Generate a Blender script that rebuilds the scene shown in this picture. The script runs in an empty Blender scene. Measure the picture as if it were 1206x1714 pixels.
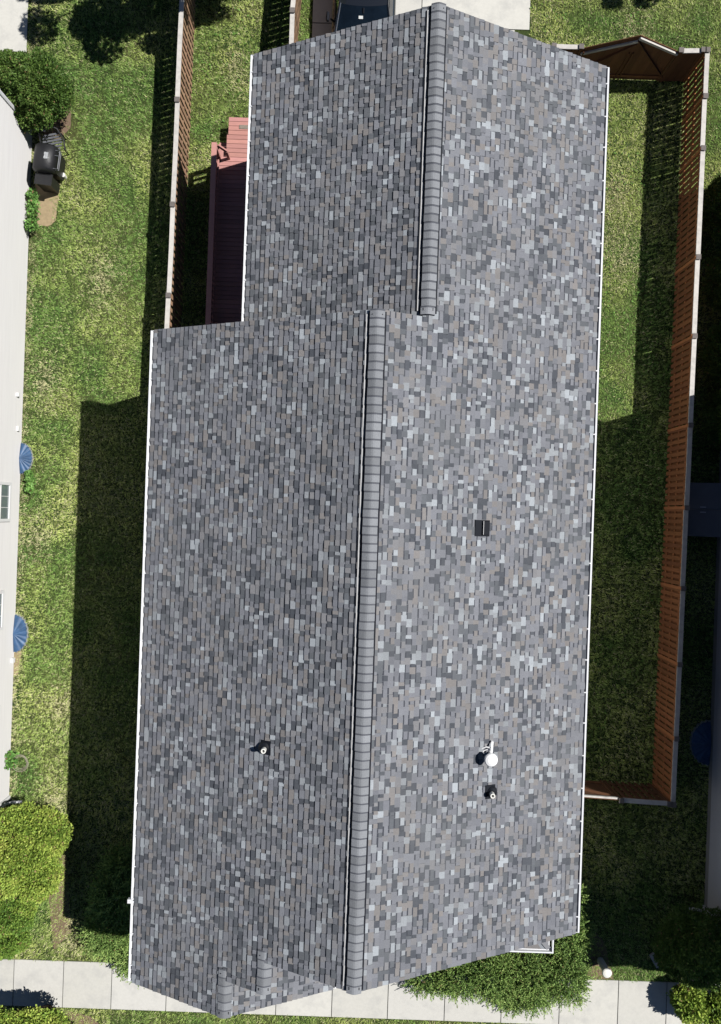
import bpy, math, random
import numpy as np
from mathutils import Vector, Matrix

R = math.radians
S = bpy.context.scene
COL = S.collection
random.seed(7)
rng = np.random.default_rng(11)

# ------------------------------------------------------------------ camera, light, exposure
CAM_H = 25.3            # drone height above the lawn
F_PX = 1320.0           # focal length in photo pixels
YAW = 2.0
cd = bpy.data.cameras.new('camera')
cam = bpy.data.objects.new('camera', cd)
COL.objects.link(cam)
cam.location = (0, 0, CAM_H)
cam.rotation_euler = (0, 0, R(YAW))
cd.sensor_fit = 'VERTICAL'
cd.sensor_height = 24.0
cd.lens = F_PX / 1714.0 * 24.0
cd.clip_start = 0.1
cd.clip_end = 500
S.camera = cam

SUN = Vector((0.686, 0.226, 1.0)).normalized()
SUN_EL = math.asin(SUN.z)
SUN_AZ = math.atan2(SUN.x, SUN.y)
world = bpy.data.worlds.new('World')
S.world = world
world.use_nodes = True
wn = world.node_tree
bgn = wn.nodes['Background']
sky = wn.nodes.new('ShaderNodeTexSky')
sky.sky_type = 'NISHITA'
sky.sun_disc = False
sky.sun_elevation = SUN_EL
sky.sun_rotation = SUN_AZ
sky.air_density = 0.6
sky.dust_density = 0.0
sky.ozone_density = 1.5
wn.links.new(sky.outputs[0], bgn.inputs[0])
bgn.inputs[1].default_value = 0.05
ld = bpy.data.lights.new('sun', 'SUN')
ld.energy = 5.0
ld.angle = R(0.5)
ld.color = (1.0, 0.975, 0.935)
lo = bpy.data.objects.new('sun', ld)
COL.objects.link(lo)
lo.rotation_euler = (-SUN).to_track_quat('-Z', 'Y').to_euler()
lo.location = (20, 8, 40)
S.view_settings.view_transform = 'Standard'
S.view_settings.look = 'None'
S.view_settings.exposure = 0.5
S.view_settings.gamma = 1.0
S.cycles.diffuse_bounces = 1


def P(x, y, h=0.0):
    """photo pixel -> world (u, v) on the horizontal plane at height h"""
    rx, ry = x - 603.0, 857.0 - y
    c, s = math.cos(R(YAW)), math.sin(R(YAW))
    k = F_PX / (CAM_H - h)
    return ((rx * c - ry * s) / k, (rx * s + ry * c) / k)


# ------------------------------------------------------------------ helpers
class MB:
    def __init__(self):
        self.v = []; self.f = []; self.c = []; self.m = []
        self.col = (1, 1, 1); self.mi = 0

    def face(self, pts, col=None):
        n = len(self.v)
        self.v.extend([tuple(p) for p in pts])
        self.f.append(tuple(range(n, n + len(pts))))
        self.c.append(col or self.col)
        self.m.append(self.mi)

    def hexa(self, p, col=None):
        """p: 8 points, bottom 4 (ccw from above) then top 4"""
        for q in ((3, 2, 1, 0), (4, 5, 6, 7), (0, 1, 5, 4), (1, 2, 6, 5), (2, 3, 7, 6), (3, 0, 4, 7)):
            self.face([p[i] for i in q], col)

    def box(self, x0, x1, y0, y1, z0, z1, col=None):
        self.hexa([(x0, y0, z0), (x1, y0, z0), (x1, y1, z0), (x0, y1, z0),
                   (x0, y0, z1), (x1, y0, z1), (x1, y1, z1), (x0, y1, z1)], col)

    def bar(self, a, b, w, t, up=(0, 0, 1), col=None):
        """beam from a to b, width w across, thickness t along up"""
        a, b, up = Vector(a), Vector(b), Vector(up)
        d = (b - a).normalized()
        s = d.cross(up)
        if s.length < 1e-5:
            s = d.cross(Vector((1, 0, 0)))
        s.normalize()
        n = s.cross(d).normalized()
        s = s * (w / 2); n = n * (t / 2)
        self.hexa([a - s - n, b - s - n, b + s - n, a + s - n, a - s + n, b - s + n, b + s + n, a + s + n], col)

    def tube(self, pts, radii, seg=10, caps=True, col=None):
        rings = []
        n = len(pts)
        pts = [Vector(p) for p in pts]
        if not hasattr(radii, '__len__'):
            radii = [radii] * n
        prev = None
        for i in range(n):
            d = (pts[min(i + 1, n - 1)] - pts[max(i - 1, 0)]).normalized()
            a = d.cross(Vector((0, 0, 1))) if prev is None else prev - d * prev.dot(d)
            if a.length < 1e-4:
                a = d.cross(Vector((1, 0, 0)))
            a.normalize(); prev = a
            b = d.cross(a)
            rings.append([pts[i] + (a * math.cos(2 * math.pi * k / seg) + b * math.sin(2 * math.pi * k / seg)) * radii[i] for k in range(seg)])
        for i in range(n - 1):
            for k in range(seg):
                k2 = (k + 1) % seg
                self.face([rings[i][k], rings[i][k2], rings[i + 1][k2], rings[i + 1][k]], col)
        if caps:
            self.face(rings[0][::-1], col); self.face(rings[-1], col)

    def lathe(self, prof, c=(0, 0, 0), seg=24, axis=None, col=None):
        """prof: list of (r, z); revolve about local z at c (axis = optional 3x3)"""
        c = Vector(c)
        rings = []
        for r, z in prof:
            ring = []
            for k in range(seg):
                p = Vector((r * math.cos(2 * math.pi * k / seg), r * math.sin(2 * math.pi * k / seg), z))
                if axis is not None:
                    p = axis @ p
                ring.append(c + p)
            rings.append(ring)
        for i in range(len(rings) - 1):
            for k in range(seg):
                k2 = (k + 1) % seg
                self.face([rings[i][k], rings[i][k2], rings[i + 1][k2], rings[i + 1][k]], col)

    def build(self, name, mats, parent=None, loc=None, smooth=False, merge=False):
        me = bpy.data.meshes.new(name)
        me.from_pydata(self.v, [], self.f)
        if not isinstance(mats, (list, tuple)):
            mats = [mats]
        for m in mats:
            me.materials.append(m)
        me.polygons.foreach_set('material_index', self.m)
        ca = me.color_attributes.new('Col', 'FLOAT_COLOR', 'CORNER')
        arr = np.ones((len(me.loops), 4), dtype=np.float32)
        cnt = np.array([len(f) for f in self.f])
        arr[:, :3] = np.repeat(np.array(self.c, dtype=np.float32), cnt, axis=0)
        ca.data.foreach_set('color', arr.ravel())
        if merge:
            import bmesh
            bm = bmesh.new(); bm.from_mesh(me)
            bmesh.ops.remove_doubles(bm, verts=bm.verts, dist=1e-4)
            bmesh.ops.recalc_face_normals(bm, faces=bm.faces)
            bm.to_mesh(me); bm.free()
        if smooth:
            me.polygons.foreach_set('use_smooth', [True] * len(me.polygons))
        me.update()
        o = bpy.data.objects.new(name, me)
        COL.objects.link(o)
        if loc:
            o.location = loc
        if parent:
            o.parent = parent
        return o


def npmesh(name, V, n_per, mat, C, parent=None, faces_pattern=None):
    """V: (N, n_per, 3); one polygon per item (or a pattern of faces); C: (N,3)"""
    N = V.shape[0]
    me = bpy.data.meshes.new(name)
    pat = faces_pattern or [tuple(range(n_per))]
    nl = sum(len(p) for p in pat)
    me.vertices.add(N * n_per)
    me.vertices.foreach_set('co', V.astype(np.float32).ravel())
    base = (np.arange(N) * n_per)[:, None]
    li = np.concatenate([base + np.array(p)[None, :] for p in pat], axis=1)
    me.loops.add(N * nl)
    me.loops.foreach_set('vertex_index', li.astype(np.int32).ravel())
    me.polygons.add(N * len(pat))
    lens = np.array([len(p) for p in pat])
    starts = (np.arange(N) * nl)[:, None] + np.concatenate([[0], np.cumsum(lens)[:-1]])[None, :]
    me.polygons.foreach_set('loop_start', starts.astype(np.int32).ravel())
    me.polygons.foreach_set('loop_total', np.tile(lens, N).astype(np.int32))
    ca = me.color_attributes.new('Col', 'FLOAT_COLOR', 'POINT')
    arr = np.ones((N * n_per, 4), dtype=np.float32)
    arr[:, :3] = np.repeat(C, n_per, axis=0)
    ca.data.foreach_set('color', arr.ravel())
    me.materials.append(mat)
    me.update(calc_edges=True)
    o = bpy.data.objects.new(name, me)
    COL.objects.link(o)
    if parent:
        o.parent = parent
    return o


def tag(o, label=None, cat=None, group=None, kind=None):
    if label: o['label'] = label
    if cat: o['category'] = cat
    if group: o['group'] = group
    if kind: o['kind'] = kind
    return o


def thing(name, label, cat, loc=(0, 0, 0), rz=0.0, group=None):
    o = bpy.data.objects.new(name, None)
    o.empty_display_size = 0.3
    COL.objects.link(o)
    o.location = loc
    o.rotation_euler = (0, 0, rz)
    return tag(o, label, cat, group)


def copy_tree(o, parent=None):
    c = o.copy()
    COL.objects.link(c)
    c.parent = parent
    for ch in [x for x in list(o.children)]:
        copy_tree(ch, c)
    return c


def value_noise(x, y, seed=0, cell=1.0):
    """smooth 2-D value noise, 0..1"""
    r = np.random.default_rng(seed)
    T = r.random((256, 256))
    x = x / cell + 1000.0; y = y / cell + 1000.0
    xi = np.floor(x).astype(int); yi = np.floor(y).astype(int)
    fx = x - xi; fy = y - yi
    fx = fx * fx * (3 - 2 * fx); fy = fy * fy * (3 - 2 * fy)
    a = T[xi % 256, yi % 256]; b = T[(xi + 1) % 256, yi % 256]
    c = T[xi % 256, (yi + 1) % 256]; d = T[(xi + 1) % 256, (yi + 1) % 256]
    return (a * (1 - fx) + b * fx) * (1 - fy) + (c * (1 - fx) + d * fx) * fy


# ------------------------------------------------------------------ materials
ALB = 0.707      # paints are entered at exposure 0 and scaled for exposure 0.5


def material(name, col=(0.5, 0.5, 0.5), rough=0.7, attr=False, var=0.0, vscale=20.0, bump=0.0, bscale=60.0,
             metal=0.0, spec=0.4, stain=None, stain_scale=1.2, stain_amt=0.5, coat=0.0, stretch=None, trans=0.0):
    if metal < .3:
        col = tuple(c * ALB for c in col)
    if stain:
        stain = tuple(c * ALB for c in stain)
    m = bpy.data.materials.new(name)
    m.use_nodes = True
    nt = m.node_tree
    b = nt.nodes['Principled BSDF']
    b.inputs['Roughness'].default_value = rough
    b.inputs['Metallic'].default_value = metal
    b.inputs['Specular IOR Level'].default_value = spec
    if coat:
        b.inputs['Coat Weight'].default_value = coat
    L = nt.links.new
    geo = nt.nodes.new('ShaderNodeNewGeometry')
    vec = geo.outputs['Position']
    if stretch:
        mp = nt.nodes.new('ShaderNodeMapping')
        mp.inputs['Scale'].default_value = stretch
        L(vec, mp.inputs['Vector']); vec = mp.outputs[0]
    if attr:
        a = nt.nodes.new('ShaderNodeAttribute'); a.attribute_name = 'Col'
        mulc = nt.nodes.new('ShaderNodeMix'); mulc.data_type = 'RGBA'; mulc.blend_type = 'MULTIPLY'
        mulc.inputs[0].default_value = 1.0
        mulc.inputs[6].default_value = (*col, 1)
        L(a.outputs['Color'], mulc.inputs[7])
        cur = mulc.outputs[2]
    else:
        rgb = nt.nodes.new('ShaderNodeRGB'); rgb.outputs[0].default_value = (*col, 1)
        cur = rgb.outputs[0]
    if var > 0:
        n = nt.nodes.new('ShaderNodeTexNoise'); n.inputs['Scale'].default_value = vscale
        n.inputs['Detail'].default_value = 5; n.inputs['Roughness'].default_value = 0.7
        L(vec, n.inputs['Vector'])
        mr = nt.nodes.new('ShaderNodeMapRange')
        mr.inputs[1].default_value = 0.25; mr.inputs[2].default_value = 0.75
        mr.inputs[3].default_value = 1 - var; mr.inputs[4].default_value = 1 + var
        L(n.outputs['Fac'], mr.inputs[0])
        mx = nt.nodes.new('ShaderNodeMix'); mx.data_type = 'RGBA'; mx.blend_type = 'MULTIPLY'
        mx.inputs[0].default_value = 1.0
        L(cur, mx.inputs[6]); L(mr.outputs[0], mx.inputs[7])
        cur = mx.outputs[2]
    if stain:
        n2 = nt.nodes.new('ShaderNodeTexNoise'); n2.inputs['Scale'].default_value = stain_scale
        n2.inputs['Detail'].default_value = 6; n2.inputs['Roughness'].default_value = 0.65
        L(vec, n2.inputs['Vector'])
        r2 = nt.nodes.new('ShaderNodeMapRange')
        r2.inputs[1].default_value = 0.48; r2.inputs[2].default_value = 0.72
        r2.inputs[3].default_value = 0; r2.inputs[4].default_value = stain_amt
        L(n2.outputs['Fac'], r2.inputs[0])
        m2 = nt.nodes.new('ShaderNodeMix'); m2.data_type = 'RGBA'
        L(r2.outputs[0], m2.inputs[0]); L(cur, m2.inputs[6]); m2.inputs[7].default_value = (*stain, 1)
        cur = m2.outputs[2]
    L(cur, b.inputs['Base Color'])
    if bump > 0:
        n3 = nt.nodes.new('ShaderNodeTexNoise'); n3.inputs['Scale'].default_value = bscale
        n3.inputs['Detail'].default_value = 4
        L(vec, n3.inputs['Vector'])
        bp = nt.nodes.new('ShaderNodeBump'); bp.inputs['Strength'].default_value = bump
        bp.inputs['Distance'].default_value = 0.02
        L(n3.outputs['Fac'], bp.inputs['Height']); L(bp.outputs[0], b.inputs['Normal'])
    if trans > 0:
        out = nt.nodes['Material Output']
        tr = nt.nodes.new('ShaderNodeBsdfTranslucent')
        L(cur, tr.inputs['Color'])
        ms = nt.nodes.new('ShaderNodeMixShader'); ms.inputs[0].default_value = trans
        L(b.outputs[0], ms.inputs[1]); L(tr.outputs[0], ms.inputs[2]); L(ms.outputs[0], out.inputs['Surface'])
    return m


M = {}
M['shingle'] = material('asphalt_shingle', (1, 1, 1), 0.92, attr=True, var=0.22, vscale=48, bump=0.35, bscale=180, spec=0.25, stain=(0.19, 0.195, 0.20), stain_scale=.45, stain_amt=.35)
M['deckboard'] = material('roof_deck', (0.09, 0.09, 0.1), 0.9)
M['white_metal'] = material('white_gutter_metal', (0.8, 0.81, 0.83), 0.4, var=0.1, vscale=3)
M['gutter_in'] = material('gutter_floor', (0.05, 0.045, 0.045), 0.9, var=0.3, vscale=8)  # dark tone on the inner bottom of the gutter
M['siding'] = material('vinyl_siding', (0.81, 0.795, 0.785), 0.55, var=0.07, vscale=.9, stretch=(.6, .6, 26))  # level noise streaks stand in for the shadow lines of the laps
M['siding_shaded'] = material('shaded_vinyl_siding', (0.62, 0.61, 0.64), 0.55, var=0.04, vscale=3)  # same siding toned darker and bluer, shade put into its colour
M['trim'] = material('white_trim', (0.82, 0.82, 0.82), 0.5)
M['soffit'] = material('soffit', (0.6, 0.6, 0.6), 0.6)
M['black_plastic'] = material('black_plastic', (0.01, 0.012, 0.018), 0.7, spec=.15)
M['black_rubber'] = material('black_rubber', (0.01, 0.011, 0.015), 0.42, spec=0.35)
M['grey_strip'] = material('grey_metal_strip', (0.5, 0.5, 0.5), 0.5)
M['pvc'] = material('white_pvc', (0.85, 0.84, 0.78), 0.4)
M['white_paint'] = material('white_paint', (0.88, 0.88, 0.88), 0.5)
M['concrete'] = material('concrete', (0.62, 0.605, 0.56), 0.9, attr=True, var=0.06, vscale=14, stain=(0.42, 0.415, 0.4), stain_scale=1.6, stain_amt=0.55, bump=0.15, bscale=90)
M['joint'] = material('concrete_joint', (0.12, 0.12, 0.11), 0.95)
M['foundation'] = material('foundation', (0.35, 0.34, 0.33), 0.9, var=0.1, vscale=6)
M['fence'] = material('fence_wood', (0.25, 0.105, 0.045), 0.85, attr=True, var=0.2, vscale=3, stretch=(6, 6, 1))
M['fence_cap'] = material('weathered_cap_wood', (0.60, 0.57, 0.53), 0.85, attr=True, var=0.12, vscale=9, stain=(0.26, 0.25, 0.24), stain_scale=5, stain_amt=0.45)
M['post'] = material('fence_post_wood', (0.17, 0.15, 0.14), 0.9, var=0.25, vscale=12)
M['deck'] = material('red_deck_stain', (0.52, 0.25, 0.22), 0.75, attr=True, var=0.12, vscale=5, stretch=(1, 5, 1))
M['leaf'] = material('foliage', (1.75, 1.7, 1.6), 0.6, attr=True, spec=0.3, trans=0.2)
M['grassblade'] = material('grass_blades', (1, 1, 1), 0.7, attr=True, spec=0.2, trans=0.05)
M['bark'] = material('bark', (0.1, 0.07, 0.05), 0.95, var=0.3, vscale=10)
M['glass'] = material('window_glass', (0.16, 0.2, 0.21), 0.08, spec=0.8)
M['blue_cover'] = material('blue_well_plastic', (0.04, 0.10, 0.21), 0.5, attr=True, var=0.45, vscale=4, coat=0.1)
M['galv'] = material('galvanised_metal', (0.4, 0.42, 0.45), 0.5, metal=0.5)
M['grill_black'] = material('grill_cover', (0.012, 0.012, 0.014), 0.5, bump=0.3, bscale=12, coat=0.1)
M['grill_grey'] = material('grill_grey', (0.12, 0.125, 0.14), 0.5, var=0.3, vscale=10)
M['dirt'] = material('bare_dirt', (0.38, 0.29, 0.17), 0.95, var=0.18, vscale=9, bump=0.3, bscale=30)
M['mulch'] = material('mulch', (0.20, 0.135, 0.09), 0.95, var=0.35, vscale=25, bump=0.6, bscale=50)
M['car_paint'] = material('car_paint', (0.012, 0.014, 0.018), 0.2, coat=1.0, spec=0.6)
M['car_glass'] = material('car_glass', (0.006, 0.011, 0.018), 0.04, spec=0.6, coat=0.0, var=.5, vscale=1.5)
M['chrome'] = material('chrome', (0.6, 0.62, 0.64), 0.2, metal=0.9)
M['tyre'] = material('tyre', (0.02, 0.02, 0.02), 0.85)
M['bulkhead'] = material('bulkhead_steel', (0.16, 0.17, 0.2), 0.6, var=0.1, vscale=3)
M['hose'] = material('hose', (0.05, 0.14, 0.06), 0.5)
M['sticker'] = material('paper_sticker', (0.8, 0.82, 0.8), 0.6)
M['red'] = material('tail_light_red', (0.4, 0.02, 0.02), 0.3)
M['lamp_glass'] = material('headlight_glass', (0.5, 0.52, 0.55), 0.1, spec=0.8)


def lawn_material():
    m = bpy.data.materials.new('lawn_soil_and_grass')
    m.use_nodes = True
    nt = m.node_tree; L = nt.links.new
    b = nt.nodes['Principled BSDF']; b.inputs['Roughness'].default_value = 0.95
    b.inputs['Specular IOR Level'].default_value = 0.15
    geo = nt.nodes.new('ShaderNodeNewGeometry')
    n1 = nt.nodes.new('ShaderNodeTexNoise'); n1.inputs['Scale'].default_value = 0.55; n1.inputs['Detail'].default_value = 6
    n2 = nt.nodes.new('ShaderNodeTexNoise'); n2.inputs['Scale'].default_value = 14; n2.inputs['Detail'].default_value = 6
    n2.inputs['Roughness'].default_value = 0.75
    L(geo.outputs['Position'], n1.inputs['Vector']); L(geo.outputs['Position'], n2.inputs['Vector'])
    r1 = nt.nodes.new('ShaderNodeValToRGB')
    e = r1.color_ramp.elements
    e[0].position = 0.3; e[0].color = (0.02, 0.042, 0.01, 1)  # shadows between the blades are put into this dark base colour
    e[1].position = 0.72; e[1].color = (0.065, 0.07, 0.024, 1)
    L(n1.outputs['Fac'], r1.inputs[0])
    r2 = nt.nodes.new('ShaderNodeMapRange'); r2.inputs[1].default_value = 0.3; r2.inputs[2].default_value = 0.7
    r2.inputs[3].default_value = 0.45; r2.inputs[4].default_value = 1.5
    L(n2.outputs['Fac'], r2.inputs[0])
    mx = nt.nodes.new('ShaderNodeMix'); mx.data_type = 'RGBA'; mx.blend_type = 'MULTIPLY'; mx.inputs[0].default_value = 1
    L(r1.outputs[0], mx.inputs[6]); L(r2.outputs[0], mx.inputs[7]); L(mx.outputs[2], b.inputs['Base Color'])
    bp = nt.nodes.new('ShaderNodeBump'); bp.inputs['Strength'].default_value = 0.6; bp.inputs['Distance'].default_value = 0.05
    L(n2.outputs['Fac'], bp.inputs['Height']); L(bp.outputs[0], b.inputs['Normal'])
    return m


M['lawn'] = lawn_material()

# ------------------------------------------------------------------ setting
mb = MB(); mb.face([(-150, -150, 0), (150, -150, 0), (150, 150, 0), (-150, 150, 0)])
tag(mb.build('lawn', M['lawn']), kind='structure')


def slabs(name, polys, z0=-0.05, z1=0.03):
    mb = MB()
    for p in polys:
        g = 0.94 + 0.1 * random.random()
        c = (g, g, g * (0.985 + 0.02 * random.random()))
        n = len(p)
        top = [(x, y, z1) for x, y in p]
        mb.face(top, c)
        for i in range(n):
            a, b2 = p[i], p[(i + 1) % n]
            mb.face([(a[0], a[1], z0), (b2[0], b2[1], z0), (b2[0], b2[1], z1), (a[0], a[1], z1)], c)
    return tag(mb.build(name, M['concrete']), kind='structure')


# front walk: slabs at their own joints
SW_T, SW_B = -14.72, -16.2
jx = [-500, -400, -310, -225, -145, -62, 22, 105, 186, 278, 370, 462, 555.5, 649, 744, 839, 936, 1034, 1115, 1212, 1310, 1410, 1510]
ju = [P(x, 1665)[0] for x in jx]
g = 0.013
slabs('front_walk', [[(a + g, SW_B), (b - g, SW_B), (b - g, SW_T), (a + g, SW_T)] for a, b in zip(ju[:-1], ju[1:])])
mb = MB(); mb.face([(ju[0], SW_B + .01, 0.006), (ju[-1], SW_B + .01, 0.006), (ju[-1], SW_T - .01, 0.006), (ju[0], SW_T - .01, 0.006)])
tag(mb.build('walk_joint_sand', M['joint']), kind='structure')
# driveway
dj = [-2.1, 1.4, 4.88]
ps = []
for i in range(2):
    for a, b in ((15.62, 19.2), (19.2, 23.0), (23.0, 27)):
        ps.append([(dj[i] + g, a + g), (dj[i + 1] - g, a + g), (dj[i + 1] - g, b - g), (dj[i] + g, b - g)])
ps.append([(-2.1 + g, 11.25), (1.4 - g, 11.25), (1.4 - g, 15.6), (-2.1 + g, 15.6)])
ps.append([(1.4 + g, 11.25), (4.4, 11.25), (4.4, 15.6), (1.4 + g, 15.6)])
slabs('driveway', ps)
mb = MB(); mb.face([(-2.08, 11.3, 0.006), (4.38, 11.3, 0.006), (4.38, 26.9, 0.006), (-2.08, 26.9, 0.006)])
tag(mb.build('driveway_joint_sand', M['joint']), kind='structure')
# neighbour's patio top left
slabs('patio', [[(-15.5, 14.36), (-11.22, 14.36), (-11.22, 16.15), (-15.5, 16.15)], [(-15.5, 16.18), (-11.3, 16.18), (-11.3, 21), (-15.5, 21)]])
# dirt strips and mulch


def patch(name, pts, mat, z=0.012):
    mb = MB()
    cx = sum(p[0] for p in pts) / len(pts); cy = sum(p[1] for p in pts) / len(pts)
    ring = []
    n = len(pts)
    for i in range(n):
        a, b = pts[i], pts[(i + 1) % n]
        for k in range(6):
            t = k / 6
            j = 0.05 * (random.random() - 0.5)
            x = a[0] * (1 - t) + b[0] * t; y = a[1] * (1 - t) + b[1] * t
            ring.append((x + (x - cx) * j, y + (y - cy) * j, z))
    mb.face(ring)
    return tag(mb.build(name, mat), kind='structure')


patch('dirt_patch', [P(58, 298), P(84, 300), P(101, 306), P(99, 330), P(95, 352), P(93, 370), P(80, 380), P(62, 376)], M['dirt'])
patch('mulch_bed', [P(70, 195), P(120, 170), P(118, 215), P(98, 235), P(62, 232)], M['mulch'])
patch('mulch_bed_front', [P(112, 1692), P(150, 1700), P(185, 1730), P(60, 1730)], M['mulch'])
patch('dirt_strip', [P(20, 1085), P(36, 1090), P(30, 1130), P(18, 1130)], M['dirt'])
patch('mulch_bed_side', [P(78, 1470), P(112, 1420), P(118, 1560), P(90, 1590)], M['mulch'], 0.01)
patch('mulch_bed_walk', [P(660, 1560), P(1000, 1560), P(1030, 1640), P(660, 1625)], M['mulch'], 0.014)


# ------------------------------------------------------------------ grass
NOGRASS = []   # rectangles (u0,u1,v0,v1)


def grass():
    n = 1150000
    x = rng.uniform(-12.2, 12.4, n); y = rng.uniform(-17.3, 17.4, n)
    keep = np.ones(n, bool)
    for a, b, c, d in ((-5.1, 5.6, -10.2, 4.15), (-2.8, 5.6, 4.0, 11.25), (-5.1, 0, -11.9, -10), (-12.3, -10.95, -12.1, 11.85),
                       (-2.12, 4.9, 11.2, 18), (-12.3, -11.2, 14.33, 18), (-13, 13, SW_B - .01, SW_T + .01), (11.45, 12.5, -12.3, 4.3)):
        keep &= ~((x > a) & (x < b) & (y > c) & (y < d))
    for pts in ([P(58, 300), P(98, 300), P(96, 372), P(66, 378)],):
        xs = [p[0] for p in pts]; ys = [p[1] for p in pts]
        inside = (x > min(xs)) & (x < max(xs)) & (y > min(ys)) & (y < max(ys))
        keep &= ~(inside & (rng.random(n) < 1.25 - ((x - min(xs)) / (max(xs) - min(xs))) ** 3 * .9))
    m = P(100, 210); inside = ((x - m[0]) ** 2 + (y - m[1]) ** 2 < 0.35)
    keep &= ~(inside & (rng.random(n) < 0.8))
    # thin patches
    tn = value_noise(x, y, 5, 0.5)
    keep &= rng.random(n) < (0.7 + 0.6 * tn)
    x, y = x[keep], y[keep]; n = len(x)
    big = 0.55 * value_noise(x, y, 1, 2.2) + 0.45 * value_noise(x, y, 2, 0.8)
    med = value_noise(x, y, 3, 0.22)
    fine = value_noise(x, y, 9, 0.07)
    t = np.clip((big - 0.34) * 3.0, 0, 1) * 0.72 + med * 0.28 + rng.random(n) * 0.26 - 0.12
    worn = np.zeros(len(x))
    for (a_, b_, r_) in ((170, 470, .55), (90, 1350, .5), (60, 900, .5), (75, 640, .45), (1040, 420, .6), (1020, 330, .5), (400, 120, .4), (120, 1570, .5), (1060, 60, .5), (105, 1180, .4)):
        q_ = P(a_, b_)
        worn = np.maximum(worn, np.exp(-((x - q_[0]) ** 2 + ((y - q_[1]) * .6) ** 2) / r_ ** 2))
    worn = np.maximum(worn, np.exp(-((x + 10.95) / .22) ** 2))
    worn = worn * (.5 + med)
    t = np.clip(t, 0, 1)[:, None]
    green = np.array([0.14, 0.27, 0.06]); yel = np.array([0.47, 0.55, 0.15]); straw = np.array([0.58, 0.55, 0.30])
    c = green * (1 - t) + yel * t
    s = (rng.random(n) < 0.08 + 0.20 * np.clip((big - .45) * 3, 0, 1) + .55 * worn)[:, None]
    c = np.where(s, straw, c)
    c *= (0.66 + 0.46 * rng.random(n) + 0.6 * fine)[:, None]
    ang = rng.uniform(0, 2 * np.pi, n) + 0.0
    # neighbouring blades lean alike -> tufts
    ang = 0.45 * ang + 4 * np.pi * value_noise(x, y, 4, 0.16)
    ln = rng.uniform(0.06, 0.125, n); lean = rng.uniform(0.35, 0.9, n)
    w = rng.uniform(0.006, 0.011, n)
    dx, dy = np.cos(ang), np.sin(ang)
    px, py = -dy * w, dx * w
    z = np.zeros(n)
    hgt = ln * np.sqrt(1 - lean ** 2 * 0.9) * 0.8
    a = np.stack([x - px, y - py, z], 1); b = np.stack([x + px, y + py, z], 1)
    e1 = np.stack([x + dx * ln * lean, y + dy * ln * lean, hgt], 1)
    V = np.stack([a, b, e1], 1)
    o = npmesh('grass', V, 3, M['grassblade'], c.astype(np.float32))
    tag(o, 'short mottled lawn grass, green with straw patches', 'grass', kind='stuff')
    # weeds: broad-leaf clumps
    n = 9000
    x = rng.uniform(-6, 10, n); y = rng.uniform(-17, 17.3, n)
    k = (((x > -5.7) & (x < -2.9) & (y > 4.2)) | ((x > 5.7) & (x < 9.6) & (y > -8)) | (y > 14.4) & (x > 4.9)) & (value_noise(x, y, 21, 0.9) > 0.52)
    x, y = x[k], y[k]; n = len(x)
    ang = rng.uniform(0, 2 * np.pi, n); ln = rng.uniform(0.04, 0.09, n); w = ln * 0.35
    dx, dy = np.cos(ang), np.sin(ang)
    V = np.stack([np.stack([x, y, np.full(n, .04)], 1), np.stack([x + dx * ln * .5 - dy * w, y + dy * ln * .5 + dx * w, np.full(n, .08)], 1),
                  np.stack([x + dx * ln, y + dy * ln, np.full(n, .07)], 1), np.stack([x + dx * ln * .5 + dy * w, y + dy * ln * .5 - dx * w, np.full(n, .08)], 1)], 1)
    c = np.array([0.13, 0.27, 0.05])[None, :] * (0.6 + 0.7 * rng.random(n))[:, None]
    o = npmesh('lawn_weeds', V, 4, M['grassblade'], c.astype(np.float32))
    tag(o, 'broad leaved weeds spread through the lawn', 'weeds', kind='stuff')


grass()

# ------------------------------------------------------------------ the houses
PITCH = 0.5
AL = math.atan(PITCH); CA, SA = math.cos(AL), math.sin(AL)
HE = 5.3
UL, UR = -5.355, 5.8                # eave lines of the main roof
UM = (UL + UR) / 2                    # main ridge
UWL = -3.07                           # left eave of the rear wing
UW = (UWL + UR) / 2                   # wing ridge
U3, U2 = -2.83, -1.86                 # small front gable ridges
VF, V2, V3, VB, VW = -10.5, -11.24, -12.13, 4.44, 11.52
EXPO = 0.139

PAL = [((0.220, 0.227, 0.252), 28), ((0.240, 0.239, 0.25), 20), ((0.195, 0.202, 0.227), 15), ((0.243, 0.229, 0.224), 13),
       ((0.315, 0.335, 0.357), 12), ((0.40, 0.43, 0.46), 5), ((0.132, 0.142, 0.158), 15), ((0.088, 0.096, 0.112), 9)]
PALC = [p[0] for p in PAL]; PALW = [p[1] for p in PAL]


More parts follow.
